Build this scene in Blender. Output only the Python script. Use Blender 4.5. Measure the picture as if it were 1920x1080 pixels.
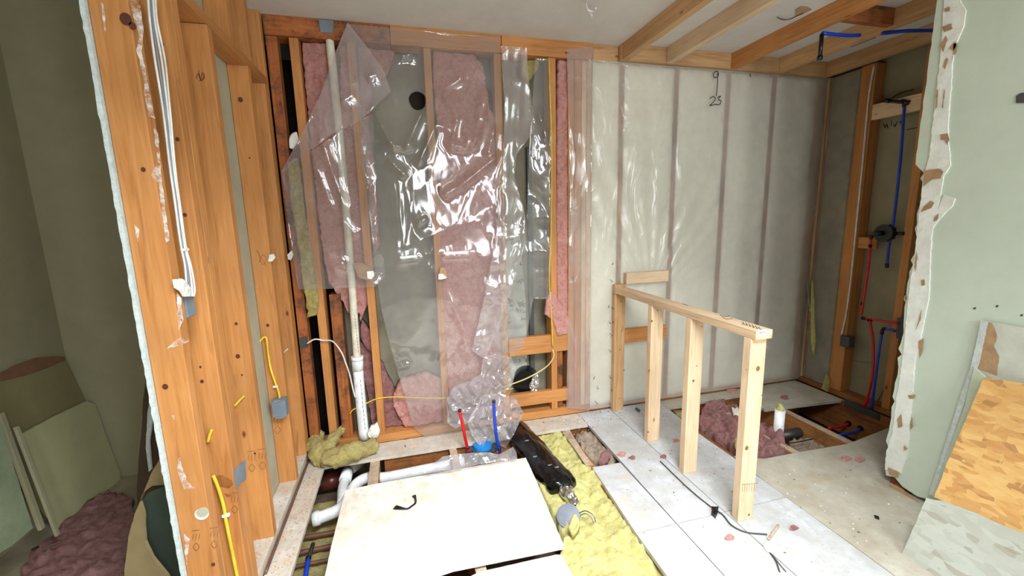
import bpy, bmesh, math, random
from mathutils import Vector, Matrix, noise
from mathutils.geometry import delaunay_2d_cdt
random.seed(7)
for o in list(bpy.data.objects): bpy.data.objects.remove(o)
SC = bpy.context.scene
COL = SC.collection

# ---------------------------------------------------------------- camera
FPX, YAW, PIT, ROL, CH = 779.0, .2567, .1646, .02396, 1.5
ca, sa, cb, sb, cg, sg = math.cos(YAW), math.sin(YAW), math.cos(PIT), math.sin(PIT), math.cos(ROL), math.sin(ROL)
_f = Vector((sa*cb, ca*cb, -sb)); _r = Vector((ca, -sa, 0)); _d = _f.cross(_r)
CX = cg*_r + sg*_d; CY = -sg*_r + cg*_d; CZ = _f            # right, down, forward
cam_data = bpy.data.cameras.new('camera'); cam = bpy.data.objects.new('camera', cam_data); COL.objects.link(cam)
M = Matrix.Identity(4)
for i in range(3):
    M[i][0] = CX[i]; M[i][1] = -CY[i]; M[i][2] = -CZ[i]
M[2][3] = CH
cam.matrix_world = M
cam_data.sensor_width = 36; cam_data.lens = FPX*36/1920; cam_data.clip_start = .02
SC.camera = cam
CO = Vector((0, 0, CH))

# ---------------------------------------------------------------- light
SC.view_settings.view_transform = 'Standard'; SC.view_settings.look = 'None'
SC.view_settings.gamma = 1; SC.view_settings.use_curve_mapping = False
SC.view_settings.exposure = 0.4
w = bpy.data.worlds.new('world'); SC.world = w; w.use_nodes = True
w.node_tree.nodes['Background'].inputs[0].default_value = (.80, .92, 1, 1)
w.node_tree.nodes['Background'].inputs[1].default_value = .22
def area(name, loc, tgt, sx, sy, power, col):
    l = bpy.data.lights.new(name, 'AREA'); l.shape = 'RECTANGLE'; l.size = sx; l.size_y = sy; l.energy = power; l.color = col
    o = bpy.data.objects.new(name, l); COL.objects.link(o); o.location = loc
    o.rotation_euler = (Vector(tgt)-Vector(loc)).to_track_quat('-Z', 'Y').to_euler(); return o
sky_ = area('window_daylight', (.55, .25, 2.60), (.5, 1.45, 0), 1.3, .9, 64, (.90, .96, 1)); sky_.data.spread = math.radians(95)
for wx in (.45, 1.3, 2.15): area('room_daylight', (wx, -1.9, 1.95), (1.1+(wx-1.3)*.6, 2.4, 1.4), .34, 1.5, 23, (.95, .98, 1))

# ---------------------------------------------------------------- projection helpers: trace a spot of the place on a known plane
def ray(px, py): return (CX*((px-960)/FPX) + CY*((py-540)/FPX) + CZ)
AX = {'X': 0, 'Y': 1, 'Z': 2}
def on(px, py, pl, v=None):
    d = ray(px, py)
    if isinstance(pl, str):
        a = AX[pl]; return CO + d*((v-CO[a])/d[a])
    p0, n = pl; return CO + d*((p0-CO).dot(n)/d.dot(n))
def plane3(a, b, c):
    a, b, c = Vector(a), Vector(b), Vector(c); return (a, (b-a).cross(c-a).normalized())

# ---------------------------------------------------------------- materials
def s2l(c):
    return tuple((x/12.92 if x <= .04045 else ((x+.055)/1.055)**2.4) for x in [v/255 for v in c])+(1,)
class NT:
    def __init__(s, name):
        s.m = bpy.data.materials.new(name); s.m.use_nodes = True; s.t = s.m.node_tree
        s.b = s.t.nodes['Principled BSDF']; s.out = s.t.nodes['Material Output']
        tc = s.n('ShaderNodeTexCoord'); oi = s.n('ShaderNodeObjectInfo')
        mp = s.n('ShaderNodeVectorMath'); mp.operation = 'ADD'
        sc = s.n('ShaderNodeMath'); sc.operation = 'MULTIPLY'; sc.inputs[1].default_value = 17.3
        s.l(oi.outputs['Random'], sc.inputs[0]); s.l(tc.outputs['Object'], mp.inputs[0]); s.l(sc.outputs[0], mp.inputs[1])
        s.co = mp.outputs[0]; s.rand = oi.outputs['Random']
    def n(s, t): return s.t.nodes.new(t)
    def l(s, a, b): s.t.links.new(a, b)
    def mapv(s, scale):
        m = s.n('ShaderNodeMapping'); m.inputs['Scale'].default_value = scale; s.l(s.co, m.inputs[0]); return m.outputs[0]
    def noise(s, scale, detail=4, rough=.6, v=None, dist=0):
        n = s.n('ShaderNodeTexNoise'); n.inputs['Scale'].default_value = scale; n.inputs['Detail'].default_value = detail
        n.inputs['Roughness'].default_value = rough; n.inputs['Distortion'].default_value = dist
        s.l(v or s.co, n.inputs['Vector']); return n.outputs['Fac']
    def ramp(s, fac, stops, const=False):
        r = s.n('ShaderNodeValToRGB'); e = r.color_ramp.elements
        if const: r.color_ramp.interpolation = 'CONSTANT'
        while len(e) < len(stops): e.new(.5)
        for i, (p, c) in enumerate(stops): e[i].position = p; e[i].color = c if len(c) == 4 else s2l(c)
        s.l(fac, r.inputs[0]); return r.outputs[0]
    def mix(s, fac, a, b, mode='MIX'):
        m = s.n('ShaderNodeMix'); m.data_type = 'RGBA'; m.blend_type = mode
        for k, v in ((0, fac), (6, a), (7, b)):
            if isinstance(v, (int, float)): m.inputs[k].default_value = v
            elif isinstance(v, tuple): m.inputs[k].default_value = v if len(v) == 4 else s2l(v)
            else: s.l(v, m.inputs[k])
        return m.outputs[2]
    def base(s, c):
        if isinstance(c, tuple): s.b.inputs['Base Color'].default_value = c if len(c) == 4 else s2l(c)
        else: s.l(c, s.b.inputs['Base Color'])
    def bump(s, h, st=.3, d=.01):
        b = s.n('ShaderNodeBump'); b.inputs['Strength'].default_value = st; b.inputs['Distance'].default_value = d
        s.l(h, b.inputs['Height']); s.l(b.outputs[0], s.b.inputs['Normal']); return b.outputs[0]
    def rough(s, r): s.b.inputs['Roughness'].default_value = r
W0, K1 = (1, 1, 1, 1), (0, 0, 0, 1)
def wood(name, light, mid, dark, rough=.62, dirt=0, knots=True):
    k = NT(name)
    v = k.mapv((14, 14, .9)); g = k.noise(3.0, 6, .65, v, 1.2)
    c = k.ramp(g, [(.3, dark), (.47, mid), (.7, light)])
    c = k.mix(.35, c, k.ramp(k.noise(70, 3, .6, k.mapv((1, 1, .03))), [(.35, mid), (.65, light)]), 'MIX')
    if knots:
        vo = k.n('ShaderNodeTexVoronoi'); vo.inputs['Scale'].default_value = 1; k.l(k.mapv((8, 8, 3.6)), vo.inputs['Vector'])
        kn = k.ramp(vo.outputs['Distance'], [(.03, W0), (.085, K1)])
        c = k.mix(kn, c, dark, 'MULTIPLY')
    big = k.ramp(k.noise(1.8, 3), [(.35, (205, 200, 195)), (.65, (255, 255, 255))]); c = k.mix(.6, c, big, 'MULTIPLY')
    if dirt:
        c = k.mix(k.ramp(k.noise(5, 6, .75), [(.56-dirt*.1, K1), (.72-dirt*.1, (dirt, dirt, dirt, 1))]), c, (58, 36, 22))
    k.base(c); k.rough(rough); k.bump(g, .12, .004); return k.m
M_OLD = wood('old_fir_wood', (212, 152, 92), (198, 132, 68), (154, 94, 44))
M_OLDD = wood('weathered_fir_wood', (190, 116, 58), (164, 92, 42), (104, 54, 26), dirt=.9)
M_NEW = wood('new_pine_wood', (240, 216, 184), (230, 198, 160), (198, 152, 106))
M_JOI = wood('framing_pine_wood', (218, 180, 134), (202, 156, 106), (156, 102, 60))
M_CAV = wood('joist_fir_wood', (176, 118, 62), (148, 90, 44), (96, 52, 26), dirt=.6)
M_CAVL = wood('bare_joist_wood', (196, 142, 84), (172, 114, 62), (120, 72, 38), dirt=.5)
M_RIM = wood('dusty_joist_top_wood', (214, 196, 172), (196, 172, 146), (150, 118, 88), dirt=.4)
def plaster(name, col, var=.06, sc=6, bump=.05, rough=.85, spots=None):
    k = NT(name); a = tuple(min(255, v*(1+var)) for v in col); b = tuple(v*(1-var) for v in col)
    c = k.ramp(k.noise(sc, 6, .7), [(.3, b), (.7, a)])
    if spots: c = k.mix(k.ramp(k.noise(spots[0], 5, .7), [(spots[1], K1), (spots[1]+.05, W0)]), c, spots[2])
    k.base(c); k.rough(rough); k.bump(k.noise(180, 3), bump, .002); return k.m
M_CEIL = plaster('painted_ceiling', (212, 208, 202), .03)
M_DRYG = plaster('grey_drywall_paper', (176, 172, 150), .05)
M_DRYD = plaster('olive_drywall_paper', (150, 144, 118), .06)
M_ROOMW = plaster('sage_painted_wall', (160, 154, 124), .03)
M_RIGHT = plaster('pale_green_painted_wall', (205, 218, 202), .02)
M_COMP = plaster('white_joint_compound', (236, 240, 232), .05, 12, .4, .8)
M_GYP = plaster('gypsum_core', (196, 206, 204), .08, 60, .8)
M_TORN = plaster('torn_brown_paper', (172, 140, 104), .12, 20, .3)
M_BACK = plaster('rear_sheathing', (128, 122, 104), .14, 4, .2)
M_MOULD = plaster('stained_drywall', (176, 178, 166), .1, 6, .2, .85, (14, .56, (110, 110, 96)))
M_SHADE = plaster('painted_cavity_shade', (34, 24, 18), .3, 8)  # near-black colour standing in for deep shade inside voids
def subfloor(name, base, a, b, chips=True, tan=(214, 178, 140)):
    k = NT(name); c = k.ramp(k.noise(5, 8, .7), [(.3, b), (.55, base), (.75, a)])
    c = k.mix(k.ramp(k.noise(24, 6, .75, k.mapv((1, .6, 1))), [(.48, K1), (.7, (.5, .5, .5, 1))]), c, (172, 164, 160))
    c = k.mix(k.ramp(k.noise(3.1, 5, .7), [(.58, K1), (.7, (.55, .55, .55, 1))]), c, tan)
    if chips: c = k.mix(k.ramp(k.noise(55, 3, .7), [(.66, K1), (.7, (.6, .6, .6, 1))]), c, (150, 132, 112))
    k.base(c); k.rough(.62); k.bump(k.noise(40, 5, .7), .25, .003); return k.m
M_FLOOR = subfloor('dusty_subfloor', (196, 198, 200), (224, 228, 232), (176, 172, 166))
M_FLOORT = subfloor('tan_dusty_subfloor', (188, 182, 166), (204, 200, 186), (164, 152, 132), tan=(178, 158, 128))
M_BOARD = subfloor('plywood_offcut', (240, 234, 224), (248, 246, 242), (226, 206, 182), tan=(232, 200, 160))
M_SAWD = subfloor('sawdust_covered_strip', (206, 198, 186), (230, 226, 220), (190, 166, 138), tan=(226, 176, 118))
def osb(name, cols, white=False):
    k = NT(name); v = k.n('ShaderNodeTexVoronoi'); v.inputs['Scale'].default_value = 1
    mp = k.n('ShaderNodeMapping'); mp.inputs['Rotation'].default_value = (.3, .5, .6); mp.inputs['Scale'].default_value = (60, 20, 44)
    wv = k.n('ShaderNodeVectorMath'); wv.operation = 'ADD'
    nn = k.n('ShaderNodeTexNoise'); nn.inputs['Scale'].default_value = 7; k.l(k.co, nn.inputs['Vector'])
    k.l(k.co, wv.inputs[0]); sc = k.n('ShaderNodeVectorMath'); sc.operation = 'SCALE'; sc.inputs['Scale'].default_value = .035
    k.l(nn.outputs['Color'], sc.inputs[0]); k.l(sc.outputs[0], wv.inputs[1]); k.l(wv.outputs[0], mp.inputs[0]); k.l(mp.outputs[0], v.inputs['Vector'])
    sep = k.n('ShaderNodeSeparateColor'); k.l(v.outputs['Color'], sep.inputs[0])
    c = k.ramp(sep.outputs[0], [(.04, cols[3]), (.12, cols[0]), (.3, cols[1]), (.65, cols[2]), (.9, cols[0])])
    c = k.mix(.4, c, k.ramp(k.noise(60, 3, .6, k.mapv((1, .25, .5))), [(.4, cols[1]), (.6, cols[2])]))
    c = k.mix(k.ramp(k.noise(13, 5, .7, k.mapv((2.5, 1, 3.4)), .6), [(.63, K1), (.67, (.6, .6, .6, 1))]), c, cols[3])
    c = k.mix(k.ramp(k.noise(9, 5, .7, k.mapv((2.5, 3.2, 1)), .6), [(.62, K1), (.67, (.6, .6, .6, 1))]), c, cols[2])
    k.base(c); k.rough(.6); k.bump(sep.outputs[1], .3, .003); return k.m
M_OSB = osb('strand_board', [(188, 130, 72), (208, 160, 92), (222, 182, 116), (150, 98, 58)])
M_OSBW = osb('whitened_strand_board', [(170, 168, 154), (186, 190, 178), (178, 182, 170), (150, 140, 122)])
def fluff(name, a, b, c_, dk):
    k = NT(name); c = k.ramp(k.noise(13, 8, .8, dist=2.0), [(.30, dk), (.43, c_), (.55, b), (.68, a)])  # colour noise paints shaded crevices and highlights; the soiled yellow's dark is mould
    c = k.mix(.35, c, k.ramp(k.noise(70, 4, .8), [(.35, c_), (.65, a)]))
    k.base(c); k.rough(.95); k.bump(k.noise(45, 8, .85), 1.0, .02)
    k.b.inputs['Subsurface Weight'].default_value = 0; k.b.inputs['Sheen Weight'].default_value = .2; return k.m
M_PINK = fluff('pink_fibreglass', (255, 204, 192), (246, 174, 162), (228, 140, 128), (134, 66, 56))
M_PINKD = fluff('dusty_pink_fibreglass', (206, 150, 142), (186, 118, 112), (150, 84, 80), (84, 46, 44))
M_YEL = fluff('yellow_fibreglass', (252, 248, 176), (248, 240, 146), (238, 220, 108), (206, 170, 64))
M_YELD = fluff('soiled_yellow_fibreglass', (238, 226, 146), (222, 202, 106), (186, 160, 76), (74, 70, 46))
M_DEBR = fluff('plaster_rubble', (222, 204, 178), (204, 178, 148), (176, 146, 118), (110, 80, 60))
M_WBAT = plaster('white_batt_facing', (238, 236, 224), .05, 3, .1)
M_OBAT = plaster('olive_mineral_batt', (140, 130, 98), .16, 5, .3)
def plain(name, col, rough=.4, metal=0, bump=0):
    k = NT(name); a = tuple(min(255, v*1.05) for v in col); b = tuple(v*.9 for v in col)
    k.base(k.ramp(k.noise(12, 4), [(.35, b), (.65, a)])); k.rough(rough); k.b.inputs['Metallic'].default_value = metal
    if bump: k.bump(k.noise(bump, 4), .5, .004)
    return k.m
M_PVC = plain('white_pvc', (240, 242, 244), .3); M_PVCI = plain('ivory_pvc', (226, 220, 200), .35)
M_RED = plain('red_pex', (214, 22, 30), .3); M_BLUE = plain('blue_pex', (20, 66, 190), .3)
M_BLK = plain('black_plastic', (16, 16, 18), .28); M_BWRAP = plain('black_poly_wrap', (8, 9, 11), .2, 0, 14)
M_GRY = plain('grey_blue_box', (120, 132, 142), .5); M_DGR = plain('dark_grey_plastic', (66, 70, 70), .5)
M_STEEL = plain('galvanised_steel', (112, 116, 124), .42, .8); M_FOIL = plain('crumpled_foil', (220, 222, 224), .18, 1, 60)
M_COP = plain('dull_copper', (120, 86, 66), .5, .3); M_CABW = plain('white_cable', (224, 222, 216), .5)
M_CABY = plain('yellow_cable', (230, 196, 50), .45); M_CABC = plain('cream_cable', (214, 198, 130), .5)
M_CAP = plain('blue_cap', (30, 140, 220), .35); M_INK = plain('black_marker_ink', (24, 22, 28), .7)
M_STAMP = plain('faded_stamp_ink', (120, 74, 44), .8); M_LABEL = plain('white_label', (236, 236, 230), .5)
M_BRN = plain('brown_pipe', (92, 44, 36), .3); M_LEAD = plain('dark_duct', (70, 66, 64), .4, .4)
M_TEAL = plain('grey_teal_print', (130, 180, 175), .5)
def plastic(name, milk, gloss, tint, rough=.12, bsc=9, bst=.5):
    k = NT(name); k.t.nodes.remove(k.b)
    tr = k.n('ShaderNodeBsdfTransparent'); tr.inputs[0].default_value = (.97, .97, .97, 1)
    di = k.n('ShaderNodeBsdfDiffuse'); di.inputs[0].default_value = s2l(tint)
    tl = k.n('ShaderNodeBsdfTranslucent'); tl.inputs[0].default_value = s2l(tint)
    gl = k.n('ShaderNodeBsdfGlossy'); gl.inputs['Roughness'].default_value = rough
    bp = k.n('ShaderNodeBump'); bp.inputs['Strength'].default_value = bst; bp.inputs['Distance'].default_value = .02
    n1 = k.noise(bsc, 1.5, .4, k.mapv((1.5, 1, .6)), 2.4)
    # tight folds: ridges where the noise crosses its middle, only in some areas
    ri = k.ramp(n1, [(.36, K1), (.485, (.7, .7, .7, 1)), (.5, W0), (.515, (.55, .55, .55, 1)), (.62, K1)])
    k.l(ri, bp.inputs['Height'])
    for x in (gl,): k.l(bp.outputs[0], x.inputs['Normal'])
    m0 = k.n('ShaderNodeMixShader'); m0.inputs[0].default_value = .35; k.l(di.outputs[0], m0.inputs[1]); k.l(tl.outputs[0], m0.inputs[2])
    m1 = k.n('ShaderNodeMixShader'); k.l(tr.outputs[0], m1.inputs[1]); k.l(m0.outputs[0], m1.inputs[2])
    rr = k.ramp(k.noise(2.2, 4), [(.3, (milk*.75,)*3+(1,)), (.7, (min(1, milk*1.2),)*3+(1,))]); k.l(rr, m1.inputs[0])
    m2 = k.n('ShaderNodeMixShader'); k.l(m1.outputs[0], m2.inputs[1]); k.l(gl.outputs[0], m2.inputs[2])
    lw = k.n('ShaderNodeLayerWeight'); lw.inputs[0].default_value = .35; k.l(bp.outputs[0], lw.inputs['Normal'])
    mm = k.n('ShaderNodeMath'); mm.operation = 'MULTIPLY_ADD'; mm.inputs[1].default_value = gloss; mm.inputs[2].default_value = gloss*.5
    k.l(lw.outputs['Fresnel'], mm.inputs[0]); k.l(mm.outputs[0], m2.inputs[0])
    k.l(m2.outputs[0], k.out.inputs[0]); return k.m
M_FILM = plastic('clear_poly_film', .26, .17, (206, 204, 202), .09, 2.2, .07)
M_FILM2 = plastic('cloudy_poly_film', .34, .25, (224, 216, 218), .14, 2.5, .12)
M_FILM3 = plastic('milky_vapour_barrier', .5, .14, (242, 238, 226), .24, 3, .2)
M_FILMB = plastic('bunched_poly_film', .38, .3, (226, 226, 232), .10, 7, .3)

# ---------------------------------------------------------------- object helpers
TIM = {}
def wmat(o):
    B = Matrix.LocRotScale(o.location, o.rotation_euler, o.scale)
    return wmat(o.parent) @ o.matrix_parent_inverse @ B if o.parent else B
def attach(o, p):
    p = TIM.get(p.name, p); o.parent = p; o.matrix_parent_inverse = wmat(p).inverted(); return o
def mesh(name, vs, fs, mat, org=None, smooth=False, parent=None):
    org = Vector(org) if org is not None else Vector((0, 0, 0))
    me = bpy.data.meshes.new(name); me.from_pydata([tuple(Vector(v)-org) for v in vs], [], fs); me.update()
    if mat: me.materials.append(mat)
    if smooth:
        for p in me.polygons: p.use_smooth = True
    o = bpy.data.objects.new(name, me); COL.objects.link(o); o.location = org
    return attach(o, parent) if parent is not None else o
def tag(o, label=None, cat=None, group=None, kind=None):
    if label: o['label'] = label
    if cat: o['category'] = cat
    if group: o['group'] = group
    if kind: o['kind'] = kind
    return o
def empty(name, loc, label, cat, group=None):
    o = bpy.data.objects.new(name, None); COL.objects.link(o); o.location = loc; o.empty_display_size = .05
    return tag(o, label, cat, group)
def struct(o): o['kind'] = 'structure'; return o
def box(name, lo, hi, mat, parent=None, bev=.002, axis=2, smooth=False):
    """a board; its grain axis is the local Z, so the object is turned to lay the length on the wanted world axis"""
    lo, hi = Vector(lo), Vector(hi); c = (lo+hi)/2; d = hi-lo
    R = {2: Matrix.Identity(3), 1: Matrix(((1, 0, 0), (0, 0, 1), (0, -1, 0))), 0: Matrix(((0, 0, 1), (0, 1, 0), (-1, 0, 0)))}[axis]
    Rt = R.transposed(); bm = bmesh.new(); bmesh.ops.create_cube(bm, size=1)
    for v in bm.verts: v.co = Rt @ Vector((v.co.x*d.x, v.co.y*d.y, v.co.z*d.z))
    if bev: bmesh.ops.bevel(bm, geom=bm.edges[:], offset=bev, segments=2, profile=.6, affect='EDGES')
    me = bpy.data.meshes.new(name); bm.to_mesh(me); bm.free(); me.materials.append(mat)
    o = bpy.data.objects.new(name, me); COL.objects.link(o)
    o.rotation_euler = R.to_euler(); o.location = c
    if parent: attach(o, parent)
    return o
def beam(name, a, b, wv, tv, mat, parent=None, bev=.002):
    """a board from a to b with half-extents along wv and tv (vectors)"""
    a, b, wv, tv = Vector(a), Vector(b), Vector(wv), Vector(tv); L = (b-a).length; z = (b-a).normalized(); x = (wv-z*wv.dot(z)); wl = x.length; x.normalize(); y = z.cross(x)
    tl = abs(tv.dot(y)); bm = bmesh.new(); bmesh.ops.create_cube(bm, size=1)
    for v in bm.verts: v.co = Vector((v.co.x*2*wl, v.co.y*2*tl, v.co.z*L))
    if bev: bmesh.ops.bevel(bm, geom=bm.edges[:], offset=bev, segments=2, profile=.6, affect='EDGES')
    me = bpy.data.meshes.new(name); bm.to_mesh(me); bm.free(); me.materials.append(mat)
    o = bpy.data.objects.new(name, me); COL.objects.link(o)
    R = Matrix((x, y, z)).transposed(); o.rotation_euler = R.to_euler(); o.location = (a+b)/2
    if parent: attach(o, parent)
    return o
def spline(pts, n=8):
    P = [Vector(p) for p in pts]
    if len(P) < 3: return P
    out = []
    Q = [P[0]*2-P[1]]+P+[P[-1]*2-P[-2]]
    for i in range(1, len(Q)-2):
        for k in range(n):
            t = k/n; a, b, c, d = Q[i-1], Q[i], Q[i+1], Q[i+2]
            out.append(.5*((2*b)+(c-a)*t+(2*a-5*b+4*c-d)*t*t+(3*b-3*c+d-a)*t**3))
    out.append(P[-1]); return out
def tubeg(pts, r, seg=10, caps=True):
    vs, fs = [], []; n = len(pts); up = None
    for i, p in enumerate(pts):
        t = (pts[min(i+1, n-1)]-pts[max(i-1, 0)]).normalized()
        if up is None: up = t.orthogonal().normalized()
        up = (up-t*up.dot(t)).normalized(); s = t.cross(up)
        rr = r(i/(n-1)) if callable(r) else r
        for k in range(seg):
            a = 2*math.pi*k/seg; vs.append(p+(up*math.cos(a)+s*math.sin(a))*rr)
    for i in range(n-1):
        for k in range(seg):
            a, b = i*seg+k, i*seg+(k+1) % seg; fs.append((a, b, b+seg, a+seg))
    if caps: fs += [tuple(range(seg))[::-1], tuple(range((n-1)*seg, n*seg))]
    return vs, fs
def tube(name, pts, r, mat, parent=None, sm=True, n=8, seg=10):
    P = spline(pts, n) if sm else [Vector(p) for p in pts]
    vs, fs = tubeg(P, r, seg); o = mesh(name, vs, fs, mat, P[0] if parent is None else P[0], False, parent)
    for p in o.data.polygons: p.use_smooth = len(p.vertices) == 4
    return o
def pip(x, y, poly):
    c = False; j = len(poly)-1
    for i in range(len(poly)):
        xi, yi = poly[i]; xj, yj = poly[j]
        if (yi > y) != (yj > y) and x < (xj-xi)*(y-yi)/(yj-yi)+xi: c = not c
        j = i
    return c
def ragged(poly, amp, step, seed=0):
    out = []
    for i in range(len(poly)):
        a, b = Vector(poly[i]), Vector(poly[(i+1) % len(poly)]); n = max(1, int((b-a).length/step)); nn = Vector((-(b-a).y, (b-a).x)).normalized()
        for k in range(n):
            p = a+(b-a)*(k/n); q = noise.noise(Vector((p.x*60, p.y*60, seed)))*.6+noise.noise(Vector((p.x*160, p.y*160, seed+5)))*.4
            out.append(tuple(p+nn*q*amp*(0 if k == 0 and amp < .004 else 1)))
    return out
def tri(poly, step, holes=()):
    pts = [Vector(p) for p in poly]; edges = [(i, (i+1) % len(poly)) for i in range(len(poly))]
    for h in holes:
        o = len(pts); pts += [Vector(p) for p in h]; edges += [(o+i, o+(i+1) % len(h)) for i in range(len(h))]
    if step:
        x0, x1 = min(p[0] for p in poly), max(p[0] for p in poly); y0, y1 = min(p[1] for p in poly), max(p[1] for p in poly)
        j = 0; y = y0
        while y < y1:
            x = x0+(step/2 if j % 2 else 0)
            while x < x1:
                if pip(x, y, poly) and not any(pip(x, y, h) for h in holes): pts.append(Vector((x, y)))
                x += step
            y += step*.87; j += 1
    v, e, f, *_ = delaunay_2d_cdt(pts, edges, [], 0 if False else 1, 1e-5)
    F = []
    for t in f:
        c = sum((v[i] for i in t), Vector((0, 0)))/len(t)
        if pip(c.x, c.y, poly) and not any(pip(c.x, c.y, h) for h in holes): F.append(tuple(t))
    return v, F
def frame(pl, v=None):
    """plane frame: origin, u, v, normal towards the viewer"""
    if isinstance(pl, str):
        if pl == 'Y': return Vector((0, v, 0)), Vector((1, 0, 0)), Vector((0, 0, 1)), Vector((0, -1, 0))
        if pl == 'X': return Vector((v, 0, 0)), Vector((0, 1, 0)), Vector((0, 0, 1)), Vector((-1 if v > 0 else 1, 0, 0))
        return Vector((0, 0, v)), Vector((1, 0, 0)), Vector((0, 1, 0)), Vector((0, 0, 1))
    p0, n = pl
    if n.dot(CO-p0) < 0: n = -n
    u = Vector((0, 0, 1)).cross(n); u = u.normalized() if u.length > .01 else Vector((1, 0, 0)); return p0, u, n.cross(u), n
def slab(name, px, pl, v=None, thick=.012, mat=None, step=0, disp=None, rag=None, parent=None, world=False, solid=True, smooth=False, holes=(), clampz=False):
    """a sheet or slab whose outline is traced at pixel spots on its plane (or given in plane coordinates with world=True)"""
    O, U, V, N = frame(pl, v)
    if world: P = [tuple(p) for p in px]
    else:
        P = []
        for p in px:
            q = (on(p[0], p[1], pl, v) if isinstance(pl, str) else on(p[0], p[1], pl))-O; P.append((q.dot(U), q.dot(V)))
    if rag: P = ragged(P, rag[0], rag[1], len(name)+len(px))
    if clampz: P = [(a, max(.066, min(2.546, b))) for a, b in P]
    vv, F = tri(P, step, holes); vs = []
    for q in vv:
        dd = disp(q.x, q.y) if disp else 0
        vs.append(O+U*q.x+V*q.y+N*dd)
    nf = []
    for t in F:
        a, b, c = vs[t[0]], vs[t[1]], vs[t[2]]; nf.append(t if (b-a).cross(c-a).dot(N) > 0 else t[::-1])
    if solid and thick:
        n = len(vs); E = {}
        for t in nf:
            for i in range(len(t)): E[(t[i], t[(i+1) % len(t)])] = 1
        bd = [e for e in E if (e[1], e[0]) not in E]
        if disp and not smooth == 'par': back = [O+U*q.x+V*q.y-N*thick for q in vv]
        else: back = [p-N*thick for p in vs]
        vs = vs+back; nf = nf+[tuple(i+n for i in t[::-1]) for t in nf]+[(a, a+n, b+n, b) for a, b in bd]
    c = sum((Vector(p) for p in vs), Vector())/len(vs); zmin = min(p[2] for p in vs)
    return mesh(name, vs, nf, mat, (c.x, c.y, zmin), bool(smooth), parent)
def fbm(x, y, z=0, oct=4, sc=1):
    s = 0; a = 1; f = sc
    for _ in range(oct): s += a*noise.noise(Vector((x*f, y*f, z+_*7.1))); a *= .55; f *= 2.1
    return s
def fluffd(amp, sc, poly=None, bulge=0, seed=0):
    def d(x, y): return min(.062, amp*1.6) and amp*(1.0*abs(fbm(x, y, seed, 2, sc))+.8*abs(fbm(x, y, seed+3, 3, sc*2.6))+.45*abs(fbm(x, y, seed+9, 3, sc*8)))+bulge
    return d
def px_stroke(name, pts, pl, v, r, mat, parent=None, off=.002):
    O, U, V, N = frame(pl, v) if isinstance(pl, str) else frame(pl)
    return tube(name, [(on(p[0], p[1], pl, v) if isinstance(pl, str) else on(p[0], p[1], pl))+N*off for p in pts], r, mat, parent, len(pts) > 2, 5, 6)
def join_strokes(name, strokes, pl, v, r, mat, parent=None, off=.001):
    O, U, V, N = frame(pl, v) if isinstance(pl, str) else frame(pl); VS, FS = [], []
    for st in strokes:
        P = spline([(on(p[0], p[1], pl, v) if isinstance(pl, str) else on(p[0], p[1], pl))+N*off for p in st], 4)
        a, b = tubeg(P, r, 6); n = len(VS); VS += a; FS += [tuple(i+n for i in f) for f in b]
    return mesh(name, VS, FS, mat, VS[0], False, parent)
def disc(cx, cy, z, r, h, n=32):
    vs = [(cx+r*math.cos(2*math.pi*i/n), cy+r*math.sin(2*math.pi*i/n), z+k*h) for k in (0, 1) for i in range(n)]
    return vs, [tuple(range(n))[::-1], tuple(range(n, 2*n))]+[(i, (i+1) % n, n+(i+1) % n, n+i) for i in range(n)]
def patches(name, polys, pl, v, mat, parent, off=.0015, thick=.001, rag=(.004, .01)):
    for i, p in enumerate(polys): patch1(name, [p], pl, v, mat, parent, off, thick, rag)
def patch1(name, polys, pl, v, mat, parent, off=.0015, thick=.001, rag=(.004, .01)):
    """irregular patches of one kind on one surface as one mesh"""
    VS, FS = [], []; O, U, V, N = frame(pl, v) if isinstance(pl, str) else frame(pl)
    for i, px in enumerate(polys):
        P = []
        for p in px:
            q = (on(p[0], p[1], pl, v) if isinstance(pl, str) else on(p[0], p[1], pl))-O; P.append((q.dot(U), q.dot(V)))
        if rag: P = ragged(P, rag[0], rag[1], i*3)
        vv, F = tri(P, 0); n = len(VS); VS += [O+U*q.x+V*q.y+N*off for q in vv]
        for t in F:
            a, b, c = (VS[n+k] for k in t); t = t if (b-a).cross(c-a).dot(N) > 0 else t[::-1]; FS.append(tuple(k+n for k in t))
    return mesh(name, VS, FS, mat, VS[0], False, parent)

# ================================================================ the setting
CE = 2.66; BY = 2.805; RX = 3.4
def floorpanel(poly, mat, z=0, th=.02, rag=None, holes=()):
    return struct(slab('floor', poly, 'Z', z, th, mat, 0, None, rag, None, True, holes=holes))
G = .0025
floorpanel([(-.66, 2.612), (1.235, 2.612), (1.235, 2.80), (-.66, 2.80)], M_SAWD, rag=(.006, .03))                                   # strip at the back wall
floorpanel([(-.668, .75), (-.556, .75), (-.556, 2.609), (-.668, 2.609)], M_SAWD, rag=(.003, .03))                                     # strip beside the stud wall
floorpanel([(.984, 1.0), (1.221-G, 1.0), (1.221-G, 1.568-G), (.998, 1.568-G)], M_FLOOR)
floorpanel([(.998, 1.568+G), (1.221-G, 1.568+G), (1.221-G, 2.112), (1.034, 2.118)], M_FLOOR)
floorpanel([(1.224, 1.0), (1.506-G, 1.0), (1.506-G, 1.568-G), (1.224, 1.568-G)], M_FLOOR)
floorpanel([(1.224, 1.568+G), (1.506-G, 1.568+G), (1.506-G, 2.80), (1.238, 2.80), (1.238, 2.60)], M_FLOOR)
floorpanel([(.984, -2.2), (4.2, -2.2), (4.2, 1.0-G), (.984, 1.0-G)], M_FLOOR)
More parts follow.
